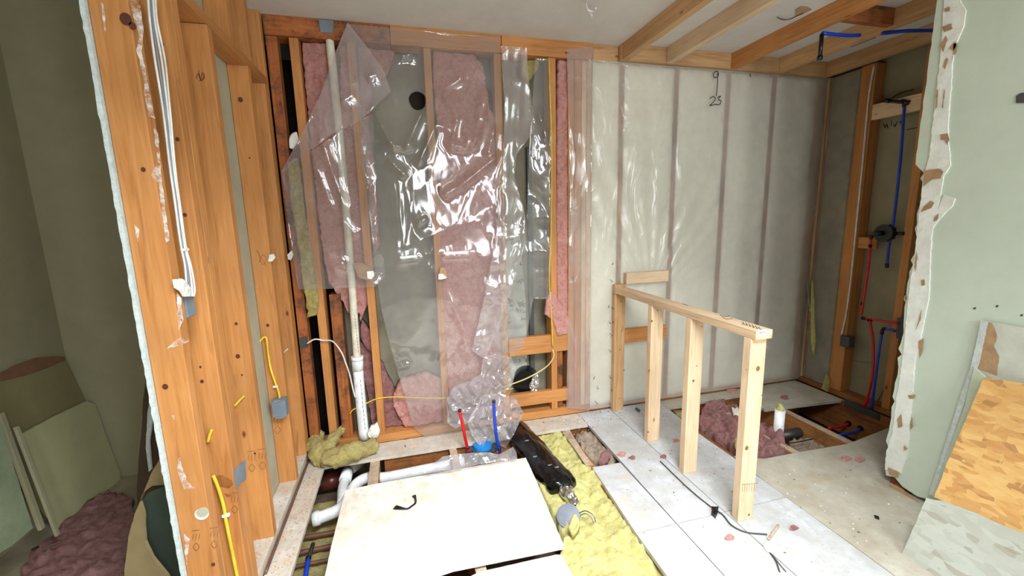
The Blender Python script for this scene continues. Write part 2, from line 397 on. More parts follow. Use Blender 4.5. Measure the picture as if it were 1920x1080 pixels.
floorpanel([(1.506+G, 1.0), (1.89-G, 1.0), (1.9-G, 1.57-G), (1.506+G, 1.57-G)], M_FLOOR)
floorpanel([(1.506+G, 1.57+G), (1.9-G, 1.57+G), (1.915, 1.96), (1.909, 2.21), (1.941, 2.655), (1.95, 2.80), (1.506+G, 2.80)], M_FLOOR)
floorpanel([(1.89+G, 1.0), (4.0, 1.0), (4.0, 1.94), (3.227, 1.945), (2.734, 1.869), (2.36, 1.885), (2.087, 1.889), (1.93, 1.969), (1.905, 1.9)], M_FLOORT)
floorpanel([(1.953, 2.80), (1.945, 2.668), (2.696, 2.69), (2.698, 2.80)], M_FLOORT, rag=(.004, .03))
floorpanel([(2.701, 2.80), (2.70, 2.69), (2.632, 2.419), (3.147, 2.382), (3.36, 2.365), (3.36, 2.80)], M_FLOORT, rag=(.004, .03))
floorpanel([(-.668, -2.2), (.981, -2.2), (.981, .6), (-.5, .6), (-.5, .745), (-.668, .745)], M_BOARD)
floorpanel([(-4, -2.2), (-.775, -2.2), (-.775, 3.0), (-4, 3.0)], plaster('dusty_dark_floor', (150, 140, 118), .1, 6, .3))
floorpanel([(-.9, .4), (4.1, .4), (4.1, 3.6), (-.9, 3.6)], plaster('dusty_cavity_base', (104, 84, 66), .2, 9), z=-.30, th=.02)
struct(box('ceiling', (-4, -2.2, CE), (4.2, 4, CE+.03), M_CEIL, bev=0))
struct(slab('wall_left', [(1.452, 0), (2.80, 0), (2.80, CE), (1.452, CE)], 'X', -.762, .013, M_DRYG, 0, world=True))
def drywall_edge():
    vs, fs = [], []; n = 150
    for i in range(n+1):
        z = i/n*CE; e = .006*abs(fbm(z, 0, 3, 3, 22)); vs += [(-.771-e*.5, 1.440-e*.8, z), (-.761, 1.440-e*.3, z), (-.761, 1.456, z), (-.774, 1.456, z)]
    for i in range(n):
        for k in range(4): a = i*4+k; b = i*4+(k+1) % 4; fs.append((a, b, b+4, a+4))
    return mesh('trim_1', vs, fs, M_GYP, (-.768, 1.44, 0))
struct(drywall_edge())
struct(box('wall_far_left', (-1.93, -1.5, 0), (-1.90, 3.0, CE), M_ROOMW, bev=0))
struct(box('wall_rear_left', (-1.90, 2.87, 0), (-.78, 2.90, CE), M_ROOMW, bev=0))
struct(box('wall_front_left', (-1.95, -1.55, 0), (-.9, -1.5, CE), M_ROOMW, bev=0))
struct(box('wall_back', (-.42, 2.96, -.28), (1.56, 2.98, CE), M_BACK, bev=0))
struct(box('wall_cavity_back', (-1.0, 3.5, -.28), (-.4, 3.52, CE), M_SHADE, bev=0))  # set-back walls coloured near-black, painting the darkness of the open gap
struct(box('wall_cavity_left', (-.80, 2.91, -.28), (-.78, 3.5, CE), M_SHADE, bev=0))
struct(box('wall_cavity_right', (-.42, 2.98, -.28), (-.40, 3.5, CE), M_SHADE, bev=0))
struct(box('wall_back_right', (1.56, 2.965, -.28), (3.6, 2.985, CE), M_DRYG, bev=0))
struct(box('wall_alcove', (3.50, .9, -.28), (3.52, 2.965, CE), M_DRYD, bev=0))
def right_wall():
    rnd = random.Random(3); poly = [(-2.2, 0.03), (1.33, .03)]
    y = 1.33
    for z, yy in ((.02, 1.36), (.03, 1.43), (.06, 1.47), (.045, 1.51)): poly.append((yy, z))
    z = .07
    while z < CE-.02:
        base = 1.522+(.012 if z > 1.62 else 0)+(.03 if z > 1.72 else 0)
        poly.append((base+rnd.uniform(-.012, .01)*(1 if z < 1.7 else .2), z)); z += rnd.uniform(.02, .05)
    poly += [(1.567, CE), (-2.2, CE)]
    return slab('wall_right', poly, 'X', 2.52, .013, M_RIGHT, 0, world=True)
RW = struct(right_wall())
struct(box('wall_right_end', (2.54, 1.40, .0), (2.62, 1.50, CE-.0), M_OLDD, bev=.002))

# ================================================================ left stud wall
def stud(lo, hi, mat, label, cat='stud', group=None, name='wall_stud', axis=2):
    return tag(box(name, lo, hi, mat, axis=axis), label, cat, group)
PT = .045
def estud(name, lo, hi, mat, label, cat='stud', axis=2):
    """a stud that carries parts"""
    e = empty(name, ((lo[0]+hi[0])/2, (lo[1]+hi[1])/2, lo[2]), label, cat); TIM[e.name] = box('timber', lo, hi, mat, e, axis=axis); return e
S1 = estud('wall_stud', (-.759, 1.452, PT), (-.67, 1.50, CE), M_OLD, 'nearest orange stud of the left wall, streaked with white plaster and bored near its foot')
S1Y = 1.452
SMEARS = [[(243, 0), (262, 0), (270, 60), (266, 95), (275, 140), (284, 190), (292, 222), (280, 218), (273, 190), (270, 150), (262, 115), (256, 95), (262, 70), (250, 30)],
    [(288, 240), (297, 250), (303, 330), (310, 380), (318, 450), (312, 455), (304, 400), (298, 345), (284, 330), (296, 300)],
    [(310, 655), (345, 625), (355, 640), (328, 650)], [(332, 548), (340, 560), (344, 600), (336, 620), (333, 590)],
    [(335, 850), (350, 900), (365, 915), (345, 918), (333, 885)], [(322, 780), (328, 778), (328, 788)],
    [(190, 5), (196, 10), (200, 60), (196, 60)], [(345, 1000), (356, 1010), (350, 1060)], [(252, 420), (262, 430), (258, 455)]]
def knots(parent, spots, pl, v, r=.006, mat=None):
    for s in spots: knot1(parent, [s], pl, v, r, mat)
def knot1(parent, spots, pl, v, r=.006, mat=None):
    VS, FS = [], []; O, U, V, N = frame(pl, v)
    for s in spots:
        c = on(s[0], s[1], pl, v)+N*.001; rr = s[2] if len(s) > 2 else r; n = len(VS)
        VS += [c+U*math.cos(a)*rr+V*math.sin(a)*rr*1.15 for a in [2*math.pi*i/14 for i in range(14)]]; FS.append(tuple(range(n, n+14)))
        if (VS[n+1]-VS[n]).cross(VS[n+2]-VS[n+1]).dot(N) < 0: FS[-1] = FS[-1][::-1]
    return mesh('knot', VS, FS, mat or M_KNOT, VS[0], False, parent)
def smear(name, col):
    k = NT(name); k.base(col); k.rough(.8); tr = k.n('ShaderNodeBsdfTransparent'); m = k.n('ShaderNodeMixShader')
    k.l(k.ramp(k.noise(26, 6, .75), [(.40, K1), (.62, (.85, .85, .85, 1))]), m.inputs[0]); k.l(tr.outputs[0], m.inputs[1]); k.l(k.b.outputs[0], m.inputs[2]); k.l(m.outputs[0], k.out.inputs[0]); return k.m
M_SMEAR = smear('thin_plaster_smear', (236, 232, 224))
M_KNOT = plain('dark_knot', (88, 46, 24), .7)
for q in SMEARS: patches('plaster_smear', [q], 'Y', S1Y, M_SMEAR, S1, .0015)
knots(S1, [(236, 36, .014), (249, 49, .009), (269, 318, .006), (310, 725, .008), (400, 1058, .006)], 'Y', S1Y)
hc = on(380, 960, 'Y', S1Y-.001)
def vdisc(name, c, r, ry, mat, parent, axis='Y', sgn=-1, d=.002):
    n = 28; vs = []
    for k in (0, 1):
        for i in range(n):
            a = 2*math.pi*i/n
            if axis == 'Y': vs.append((c[0]+r*math.cos(a), c[1]+sgn*d*k, c[2]+ry*math.sin(a)))
            else: vs.append((c[0]+sgn*d*k, c[1]+r*math.cos(a), c[2]+ry*math.sin(a)))
    return mesh(name, vs, [tuple(range(n)), tuple(range(n, 2*n))[::-1]]+[(i, n+i, n+(i+1) % n, (i+1) % n) for i in range(n)], mat, c, False, parent)
vdisc('bored_hole_lit_rim', hc+Vector((-.003, 0, -.006)), .020, .021, M_COMP, S1, d=.001)  # pale offset disc paints the lit crescent of the bore
vdisc('bored_hole', hc, .0175, .0165, M_DRYG, S1, d=.0025)
S2 = estud('wall_stud', (-.76, 1.662, PT), (-.67, 1.708, CE), M_OLD, 'front stud of the doubled pair in the left wall, yellow cable on its face')
knots(S2, [(302, 83, .008), (333, 261, .006), (347, 403, .006), (379, 715, .006), (376, 688, .004)], 'Y', 1.662)
patches('chipped_hole', [[(405, 892), (418, 890), (434, 900), (438, 908), (430, 915), (412, 912)], [(420, 925), (436, 928), (428, 932)]], 'Y', 1.662, M_CAV, S2)
stud((-.76, 1.710, PT), (-.67, 1.756, CE), M_OLD, 'rear stud of the doubled pair in the left wall, behind its twin')
S3 = estud('wall_stud', (-.76, 1.985, PT), (-.67, 2.03, 2.268), M_OLD, 'wide-faced stud behind the doubled pair, scribbled mark near its top')
knots(S3, [(443, 607, .006), (446, 668, .009), (454, 703, .004), (478, 850, .005), (457, 877, .007)], 'Y', 1.985)
join_strokes('scribble', [[(368, 148), (372, 138), (376, 150), (380, 136), (384, 146), (374, 152)], [(372, 132), (378, 152), (383, 140)]], 'Y', 1.985, .0008, M_INK, S3)
S4 = estud('wall_stud', (-.76, 2.437, PT), (-.67, 2.48, 2.27), M_OLD, 'stud of the left wall carrying the grey switch box and yellow cable')
knots(S4, [(451, 187, .011), (502, 610, .008), (468, 296, .004)], 'Y', 2.437)
join_strokes('pencil_mark', [[(484, 470), (488, 488), (494, 496), (499, 484), (492, 478), (486, 492)], [(480, 468), (500, 500)]], 'Y', 2.437, .0007, M_STAMP, S4)
stud((-.76, 2.71, PT), (-.67, 2.752, 2.27), M_OLD, 'slim reddish stud in the corner end of the left wall')
stud((-.76, 2.754, PT), (-.672, 2.797, CE), M_OLD, 'last stud of the left wall, tight in the corner')
stud((-.76, 1.76, 2.27), (-.67, 2.752, 2.313), M_OLD, 'horizontal header board across the top of the left wall studs', 'header', None, 'header_board', 1)
for y, lb in ((1.83, 'short upright above the header board nearest the doubled studs'), (2.24, 'middle short upright above the header board with grey drywall beside it'), (2.50, 'short upright above the header board nearest the back corner')):
    stud((-.76, y, 2.313), (-.67, y+.045, CE), M_OLD, lb, 'cripple stud', None, 'cripple_stud')
BP = estud('bottom_plate', (-.76, .76, 0), (-.672, 2.80, PT), M_SAWD, 'dust-whitened bottom plate the left wall studs stand on', 'plate', 1)
P = [on(579, 862, 'Z', .012), on(545, 930, 'Z', .012), on(510, 1010, 'Z', .012), on(481, 1078, 'Z', .012)]
for p in P: p.x = -.661
tag(tube('metal_rod', P, .007, M_COP), 'thin brown metal rod lying along the foot of the left wall', 'rod')
# stamps on stud faces
def stamp(parent, cx, cy, pl, v, s=1):
    st = [[(cx-6*s, cy), (cx, cy-7*s), (cx+6*s, cy), (cx, cy+7*s), (cx-6*s, cy)]]
    for i in range(3): st.append([(cx-7*s+i*6*s, cy-14*s), (cx-5*s+i*6*s, cy-24*s)])
    st.append([(cx-8*s, cy-30*s), (cx+6*s, cy-32*s)])
    join_strokes('grade_stamp', st, pl, v, .0007, M_STAMP, parent)
stamp(S1, 368, 1025, 'Y', S1Y); stamp(S1, 402, 1020, 'Y', S1Y); stamp(S3, 472, 877, 'Y', 1.985); stamp(S3, 492, 873, 'Y', 1.985); stamp(S4, 520, 806, 'Y', 2.437); stamp(S2, 440, 955, 'Y', 1.662)
# boxes, plates, cables
def ebox(name, c, sx, sy, sz, mat, label, cat, ears=True):
    e = empty(name, (c[0], c[1], c[2]-sz), label, cat)
    bm = bmesh.new(); bmesh.ops.create_cube(bm, size=1)
    for v in bm.verts: v.co = Vector((v.co.x*sx*2, v.co.y*sy*2, v.co.z*sz*2))
    bmesh.ops.bevel(bm, geom=bm.edges[:], offset=.003, segments=2, affect='EDGES')
    me = bpy.data.meshes.new('box_body'); bm.to_mesh(me); bm.free(); me.materials.append(mat)
    o = bpy.data.objects.new('box_body', me); COL.objects.link(o); o.location = c; attach(o, e); body = o
    if ears:
        for k in (-1, 1):
            q = box('box_ear', (c[0]-sx*.6, c[1]-sy-.003, c[2]+k*sz*.98-.006), (c[0]+sx*.6, c[1]-sy+.006, c[2]+k*sz*.98+.006), mat, body, .001)
    return e
c = on(362, 573, 'X', -.655); ebox('switch_box', (-.69, 1.535, c.z+.0), .022, .03, .038, M_GRY, 'small grey electrical box under the white cables behind the nearest stud', 'electrical box')
# plate on narrow faces
for i, (pxs, nm, lb) in enumerate(([[(439, 884), (449, 872), (460, 862), (462, 898), (452, 906), (444, 916)], 'nail_plate', 'grey split steel nail plate low on the doubled studs'],)):
    slabo = slab(nm, pxs, 'X', -.667, .002, M_GRY); tag(slabo, lb, 'nail plate')
e = ebox('switch_box', (-.70, 2.405, on(512, 768, 'Y', 2.38).z), .034, .03, .048, M_GRY, 'blue-grey switch box nailed to the stud below the looped yellow cable', 'electrical box')
def cab(name, px, pl, v, r, mat, label, cat='cable', clamps=(), end=None):
    O, U, V, N = frame(pl, v); e = empty(name, on(px[-1][0], px[-1][1], pl, v), label, cat)
    run = tube('cable_run', [on(p[0], p[1], pl, v)+N*r for p in px], r, mat, e, True, 8, 8)
    for c0 in clamps:
        c = on(c0[0], c0[1], pl, v)+N*r; box('cable_staple', c-Vector((.012, .006, .005)), c+Vector((.012, .006, .005)), M_PVC, run, .001)
    return e
e = empty('cable_bundle', (-.66, 1.51, 1.25), 'bundle of white cables running down beside the nearest stud to a grey box', 'cable')
Y = 1.506
for k, off in enumerate((0, 3, 6, 9)):
    pts = [(277+off*1.0, -10), (281+off, 40), (290+off*1.6, 110), (300+off*1.2, 170), (308+off*.9, 225), (318+off*.6, 310), (328+off*.5, 380), (336+off*.5, 440), (341+off*.5, 470), (347+off*.8, 500), (350+off*1.2, 540), (352+off*.8, 556)]
    tube('cable', [on(p[0], p[1], 'X', -.664)+Vector((.002*k, 0, 0)) for p in pts], .0032, M_CABW if k != 1 else M_GRY, e, True, 6, 8)
c = on(344, 468, 'X', -.664); box('cable_staple', c-Vector((.004, .012, .004)), c+Vector((.01, .014, .004)), M_PVC, e, .001)
tag(slab('torn_paper_tag', [(326, 524), (340, 522), (352, 530), (362, 545), (356, 556), (345, 556), (338, 545), (329, 540)], 'X', -.654, .004, M_LABEL, .008, lambda x, y: .004*fbm(x, y, 1, 3, 60), (.003, .01)), 'crumpled white paper scrap stuck where the white cables reach the box', 'paper scrap')
cab('yellow_cable', [(391, 827), (394, 815), (398, 805)], 'Y', 1.655, .005, M_CABY, 'stub of yellow cable poking from a hole in the second stud')
cab('yellow_cable', [(401, 890), (410, 912), (420, 945), (424, 970), (430, 1000), (438, 1040), (447, 1085)], 'Y', 1.65, .006, M_CABY, 'yellow cable running down the lower face of the second stud to the floor', 'cable', [(425, 964)])
cab('yellow_cable', [(441, 760), (450, 750), (458, 742)], 'Y', 1.975, .0045, M_CABY, 'short end of yellow cable in a hole beside the nail-marked stud')
cab('yellow_cable', [(476, 664), (486, 642), (499, 632), (503, 660), (508, 690), (516, 715), (523, 735), (526, 753)], 'Y', 2.425, .0055, M_CABY, 'yellow cable looped over stud and down into blue-grey switch box', 'cable', [(517, 724)])
tag(px_stroke('cable_stub', [(531, 663), (536, 657), (540, 654)], 'Y', 2.70, .004, M_PVCI), 'short white cable stub in the corner stud', 'cable')
for px, lb in (([(505, 478), (513, 476), (516, 483), (510, 490), (503, 490)], 'white plaster crumb stuck on the edge of the switch box stud'), ([(539, 478), (547, 470), (550, 478), (545, 488), (540, 486)], 'white plaster crumb stuck on the corner stud')):
    tag(slab('plaster_crumb', px, 'Y', 2.43 if px[0][0] < 530 else 2.70, .008, M_LABEL, .01, lambda x, y: .008*abs(fbm(x, y, 2, 3, 70)), (.004, .012)), lb, 'debris')

# ================================================================ back wall framing
def bstud(x0, x1, z0, z1, mat, label, y0=BY, dep=.11, cat='stud', nm='wall_stud'): return stud((x0, y0, z0), (x1, y0+dep, z1), mat, label, cat, None, nm)
ZB = .062; ZT = 2.552
bstud(-.665, -.607, ZB, ZT, M_OLDD, 'rotted dark back wall stud in the left corner beside the black gap', BY, .07)
bstud(-.545, -.497, ZB, ZT, M_OLD, 'back wall stud right of the black gap, running full height')
bstud(-.468, -.40, ZB, 1.05, M_OLDD, 'short dark stud right behind the white vent pipe', BY+.02, .12)
bstud(-.236, -.188, ZB, ZT, M_OLD, 'back wall stud just right of the white vent pipe')
bstud(.208, .252, ZB, ZT, M_OLD, 'back wall stud at the middle of the clear plastic sheet')
bstud(.652, .700, ZB, ZT, M_OLD, 'back wall stud at the right edge of the clear plastic sheet')
bstud(1.028, 1.075, ZB, ZT, M_OLD, 'back wall stud left of the narrow pink insulation strip')
bstud(1.085, 1.125, ZB, .52, M_OLDD, 'short stud below the blocking beside the door-side post', BY+.02)
bstud(1.163, 1.208, ZB, ZT, M_OLD, 'back wall stud right of the narrow pink insulation strip')
for i, (x0, x1) in enumerate(((1.212, 1.262), (1.265, 1.300), (1.303, 1.342))):
    bstud(x0, x1, ZB, ZT, M_NEW if i else M_OLD, ['left', 'middle', 'right'][i]+' board of the tripled post under cloudy plastic')
for x, lb in ((1.552, 'first'), (1.996, 'second'), (2.447, 'third'), (2.877, 'fourth')):
    bstud(x, x+.036, .04, ZT, M_OLDD, lb+' faint stud from the left seen through the milky barrier')
bstud(3.322, 3.385, .04, ZT, M_OLD, 'corner stud at the right end of the milky barrier')
for i, (x0, x1) in enumerate(((-.665, .013), (.017, .70), (.704, 1.345))):
    stud((x0, BY-.01, ZT+.002), (x1, BY+.11, CE), M_OLDD if i == 0 else M_OLD, ['left', 'middle', 'right'][i]+' length of top plate under the ceiling on the back wall', 'plate', None, 'top_plate', 0)
stud((1.35, BY, ZT+.002), (3.4, BY+.11, CE), M_JOI, 'top plate above the milky vapour barrier', 'plate', None, 'top_plate', 0)
stud((-.665, BY, 0), (1.345, BY+.11, ZB-.002), M_OLD, 'dusty bottom plate under the open back wall studs', 'plate', None, 'bottom_plate', 0)
stud((1.35, BY, 0), (3.4, BY+.11, .038), M_OLDD, 'bottom plate behind the milky vapour barrier', 'plate', None, 'bottom_plate', 0)
B1 = stud((.703, BY-.002, .515), (1.162, BY+.038, .648), M_OLD, 'upper horizontal blocking between studs over the black duct', 'blocking', None, 'wall_blocking', 0)
B2 = stud((.703, BY-.002, .118), (1.162, BY+.038, .215), M_OLD, 'lower horizontal blocking between studs under the black duct', 'blocking', None, 'wall_blocking', 0)
# insulation in bays
def batt(name, px, v, mat, label, thick=.07, amp=.035, sc=6, step=.012, rag=(.014, .018), cat='insulation', seed=0, pl='Y', bulge=0):
    f0 = fluffd(amp, sc, None, bulge, seed); mx = 9
    if pl == 'Y' and v > 2.82: mx = v-2.828 if v > 2.85 else .02
    return tag(slab(name, px, pl, v, thick, mat, step, lambda a, b: min(f0(a, b), mx), rag, smooth=True, clampz=(pl == 'Y' and v > 2.81)), label, cat)
batt('pink_insulation_batt', [(566, 68), (600, 62), (612, 80), (632, 200), (640, 330), (655, 440), (668, 520), (675, 585), (655, 588), (640, 560), (618, 530), (606, 470), (590, 330), (574, 170)], 2.86, M_PINK, 'pink insulation batt behind the upper white vent pipe', seed=1)
batt('pink_insulation_batt', [(638, 85), (652, 80), (664, 200), (676, 330), (688, 450), (694, 560), (676, 600), (664, 500), (650, 330), (640, 200)], 2.862, M_PINK, 'thin pink insulation strip between the vent pipe and its right stud', seed=11)
batt('pink_insulation_tuft', [(678, 600), (690, 615), (704, 640), (700, 662), (684, 650), (676, 630)], 2.85, M_PINKD, 'torn dusty pink tuft behind the vent pipe coupling', amp=.02, seed=4)
batt('pink_insulation_batt', [(672, 640), (700, 650), (745, 740), (775, 800), (722, 815), (700, 800), (690, 740), (680, 690)], 2.90, M_PINKD, 'dark pink insulation low behind the foot of the vent pipe', seed=5)
batt('pink_insulation_batt', [(738, 735), (752, 712), (800, 700), (838, 716), (842, 805), (764, 808), (738, 760)], 2.87, M_PINK, 'pink insulation low behind the clear sheet in the grey bay', seed=6)
batt('pink_insulation_batt', [(672, 88), (706, 82), (740, 100), (726, 140), (700, 150), (690, 230), (704, 330), (712, 460), (700, 480), (688, 330), (676, 200)], 2.88, M_PINK, 'ragged pink insulation flap at the top left of the grey bay', seed=7)
batt('pink_insulation_batt', [(812, 96), (850, 84), (880, 92), (905, 130), (915, 200), (932, 230), (938, 330), (945, 480), (950, 600), (952, 700), (948, 800), (846, 804), (838, 690), (830, 560), (822, 400), (826, 300), (820, 240), (812, 160)], 2.855, M_PINK, 'big pink insulation batt behind the clear plastic sheet', amp=.05, sc=5, seed=8)
batt('pink_insulation_batt', [(1046, 102), (1062, 100), (1064, 200), (1064, 330), (1066, 480), (1067, 600), (1060, 628), (1040, 622), (1044, 560), (1043, 400), (1044, 250)], 2.83, M_PINK, 'narrow pink insulation strip in the right-hand slot', amp=.025, seed=9)
batt('pink_insulation_tuft', [(1024, 560), (1034, 545), (1044, 560), (1058, 580), (1066, 600), (1064, 625), (1045, 628), (1036, 600), (1022, 590)], 2.80, M_PINK, 'pink tuft spilling out at the foot of the narrow strip', amp=.02, seed=10, thick=.03)
batt('yellow_insulation_batt', [(542, 305), (560, 298), (572, 400), (585, 470), (598, 560), (596, 588), (580, 592), (572, 540), (560, 450), (548, 380)], 2.80, M_YELD, 'narrow yellow insulation roll hanging in front of the black gap', amp=.03, thick=.03, seed=12, bulge=.02)
batt('yellow_insulation_tuft', [(980, 106), (1010, 104), (1008, 130), (990, 155), (978, 140)], 2.87, M_YELD, 'yellow insulation scrap tucked under the top plate at right', amp=.03, seed=13)
batt('insulation_crumb', [(543, 255), (556, 248), (560, 262), (550, 280), (544, 278)], 2.80, M_WBAT, 'whitish insulation crumb stuck in the black gap', amp=.02, thick=.02, seed=14)
tag(slab('stained_drywall_strip', [(940, 460), (975, 440), (985, 560), (988, 640), (988, 760), (944, 760)], 'Y', 2.955, .01, M_MOULD, rag=(.004, .02)), 'mould-spotted drywall strip in the bay above the black duct', 'drywall piece')
tag(box('cavity_board', (.90, 2.925, .06), (.935, 2.95, 2.0), M_DGR), 'dark vertical strip inside the bay right of the hanging plastic', 'board')
# vent pipe
e = empty('vent_pipe', on(683, 818, 'Y', 2.78), 'white plastic vent pipe rising the full height of the back wall', 'pipe')
def yl(px, py, y=2.80): return on(px, py, 'Y', y)
tube('upper_pipe', [yl(617, 64, 2.82), yl(632, 210), yl(645, 350), yl(655, 470), yl(668, 650), yl(670, 680)], .0235, M_PVCI, e, True, 6, 20)
cpl = tube('pipe_coupling', [yl(670.0, 672), yl(671, 694)], .036, M_PVC, e, False, 1, 24)
tube('coupling_rim', [yl(669.6, 668), yl(670, 675)], .039, M_PVC, cpl, False, 1, 24)
tube('lower_pipe', [yl(671, 690), yl(677, 760), yl(683, 822)], .0335, M_PVC, e, True, 6, 22)
st = [[(632+i*(36/440)*10*.78, 235+i*10*.95), (632.4+i*(36/440)*10*.78, 240+i*10*.95)] for i in range(0, 44, 2)]
join_strokes('printed_text', [[(665+i*.62, 590+i*6), (665.3+i*.62, 594+i*6)] for i in range(0, 12)]+[[(676+i*.75, 712+i*8), (676.4+i*.75, 717+i*8)] for i in range(0, 12)], 'Y', 2.765, .0012, M_INK, e)
tag(slab('strap_plate', [(597, 36), (625, 39), (624, 62), (601, 60)], 'Y', 2.79, .003, M_GRY), 'blue-grey steel plate on the top plate above the vent pipe', 'plate')
tag(slab('nail_plate', [(562, 634), (576, 630), (578, 650), (564, 654)], 'Y', 2.795, .003, M_DGR), 'small dark grey nail plate on the rotted stud', 'nail plate')
tag(px_stroke('white_cable', [(576, 644), (590, 636), (606, 638), (624, 640), (640, 660), (648, 680), (655, 700), (662, 730), (666, 745)], 'Y', 2.775, .005, M_CABW), 'white cable curving from nail plate behind the vent pipe', 'cable')
tag(px_stroke('yellow_cable', [(656, 776), (662, 768), (680, 760), (705, 748), (740, 744), (800, 746), (860, 745), (930, 735), (962, 728)], 'Y', 2.80, .004, M_CABY), 'yellow cable running low across the bays behind the plastic', 'cable')
tag(px_stroke('cream_cable', [(935, 728), (965, 718), (990, 708), (1015, 694), (1030, 682), (1038, 668), (1036, 655)], 'Y', 2.775, .0055, M_CABC), 'cream cable sagging across in front of the black duct', 'cable')
tag(px_stroke('yellow_cable', [(1029, 108), (1031, 180), (1034, 260), (1034, 360), (1033, 430), (1030, 520), (1034, 600), (1036, 650)], 'Y', 2.79, .0045, M_CABY), 'yellow cable stapled down the stud beside the narrow pink strip', 'cable')
# black duct in bay
c = on(985, 712, 'Y', 2.90); e = empty('flexible_duct', (c.x, 2.93, c.z-.10), 'black round duct poking through the wall between the two blockings', 'duct')
tube('duct_body', [(c.x+.02, 2.955, c.z), (c.x, 2.90, c.z), (c.x-.01, 2.855, c.z-.005)], .095, M_BLK, e, True, 6, 28)
tag(slab('foil_scrap', [(1000, 705), (1008, 700), (1010, 722), (1004, 745), (996, 735), (992, 722)], 'Y', 2.83, .006, M_FOIL, .01, lambda x, y: .012*fbm(x, y, 1, 3, 50), (.006, .01)), 'crumpled silver foil scrap hanging at the black duct', 'foil')
# round vent hole seen through plastic
tag(mesh('vent_hole_shade', *tubeg([Vector((on(783, 190, 'Y', 2.95).x, 2.955, on(783, 190, 'Y', 2.95).z)), Vector((on(783, 190, 'Y', 2.95).x, 2.935, on(783, 190, 'Y', 2.95).z))], .055, 30), M_SHADE, on(783, 190, 'Y', 2.95)), 'dark round vent hole in the grey sheathing high behind the plastic', 'vent hole')  # capped near-black disc paints the shade inside the hole
# torn paper bits holding the film
for px, wt, lb in (([(662, 494), (676, 492), (694, 502), (703, 515), (690, 526), (672, 520)], [(688, 509), (700, 508), (702, 516), (696, 524), (689, 522)], 'torn brown paper scrap pinned beside the vent pipe'), ([(826, 501), (834, 502), (838, 514), (838, 522), (822, 520)], [(822, 514), (830, 513), (838, 521), (828, 524), (822, 524)], 'torn brown paper scrap pinned on the middle stud')):
    o = empty('paper_scrap', on(px[0][0], px[0][1], 'Y', 2.755), lb, 'paper scrap')
    bp_ = slab('brown_paper', px, 'Y', 2.755, .002, M_TORN, rag=(.003, .01), parent=o); slab('white_flake', wt, 'Y', 2.750, .003, M_LABEL, rag=(.003, .01), parent=bp_)

# ================================================================ plastic films
def crease(x, z, sc, seed):
    q = noise.noise(Vector((x*sc*1.5, z*sc*.8, seed))); r = noise.noise(Vector((x*sc*.8+3, z*sc*1.7, seed+4)))
    return (1-abs(q)*2.2)*.5+(1-abs(r)*2.2)*.5
FOLDS = [(700, 205, 735, 275, 1.3), (792, 208, 762, 276, 1.3), (735, 276, 778, 276, 1), (742, 88, 758, 112, 1), (778, 84, 764, 110, 1), (815, 238, 786, 305, 1.1), (828, 168, 866, 148, .8), (866, 148, 846, 112, .8), (830, 172, 856, 225, 1.2), (856, 225, 844, 275, 1.2),
    (860, 185, 878, 276, 1), (844, 276, 878, 276, 1), (906, 178, 886, 272, 1.2), (912, 170, 906, 222, 1), (906, 222, 888, 270, 1), (926, 240, 914, 290, 1.1), (930, 294, 866, 346, 1.3), (866, 346, 832, 366, 1), (816, 232, 842, 244, .7), (745, 488, 785, 485, .6), (830, 480, 884, 478, .6), (736, 692, 768, 683, .7),
    (604, 262, 646, 384, .9), (590, 300, 622, 384, .8), (672, 300, 690, 340, .8), (690, 150, 708, 142, .8), (664, 180, 640, 196, .7), (612, 490, 650, 494, .8), (640, 410, 668, 440, .7), (780, 420, 800, 410, .7), (730, 300, 760, 330, .9), (905, 530, 930, 540, .6), (845, 560, 905, 700, .5), (700, 640, 760, 800, .4), (965, 290, 1000, 240, 1), (1010, 205, 1025, 262, 1), (950, 100, 942, 560, .5), (975, 110, 962, 290, .7), (985, 400, 950, 560, .8)]
_fs = []
for a_, b_, c_, d_, k_ in FOLDS:
    p_, q_ = on(a_, b_, 'Y', 2.775), on(c_, d_, 'Y', 2.775); _fs.append((Vector((p_.x, p_.z)), Vector((q_.x, q_.z)), k_))
def folds(x, z):
    s = 0; P = Vector((x, z))
    for p, q, k in _fs:
        d = q-p; L = d.length_squared; t = (P-p).dot(d)/L
        if -.15 < t < 1.15:
            e = abs((P-p).x*d.y-(P-p).y*d.x)/math.sqrt(L)
            if e < .14: s += k*.022*math.exp(-e/.026)*min(1, (t+.15)*4, (1.15-t)*4)
    return s
def filmd(amp, sc, seed, fine=.035):
    return lambda x, z: amp*(crease(x, z, sc*.55, seed)*.7+fine*crease(x, z, sc*3, seed+8)+.5*fbm(x, z, seed, 1, sc*.5))+folds(x, z)*1.15
def filmd_crumple(amp, sc, seed, fine=.3):
    return lambda x, z: amp*(1.5*abs(((x*13+z*3+1.6*fbm(x, z, seed, 2, 4)) % 1)-.5)*2+.5*noise.noise(Vector((x*211.7, z*93.3, seed)))+.9*fbm(x, z, seed, 2, 5))
def filmd_old(amp, sc, seed, fine=.3):
    return lambda x, z: amp*(crease(x, z, sc, seed)+fine*crease(x, z, sc*3.2, seed+8)+.35*fbm(x, z, seed, 2, sc*.6))
def film(name, px, v, mat, label, amp=.02, sc=5, seed=0, step=.013, pl='Y', holes=(), parent=None):
    o = slab(name, px, pl, v, 0, mat, step, (filmd_crumple if mat == M_FILMB else filmd)(amp, sc, seed), None, solid=False, smooth=mat != M_FILMB, holes=holes, parent=parent)
    return tag(o, label, 'plastic sheet') if label else o
hcx = on(783, 190, 'Y', 2.785)
hole = [(hcx.x+.052*math.cos(a)*(1+.08*math.sin(3*a)), hcx.z+.056*math.sin(a)) for a in [2*math.pi*i/24 for i in range(24)]]
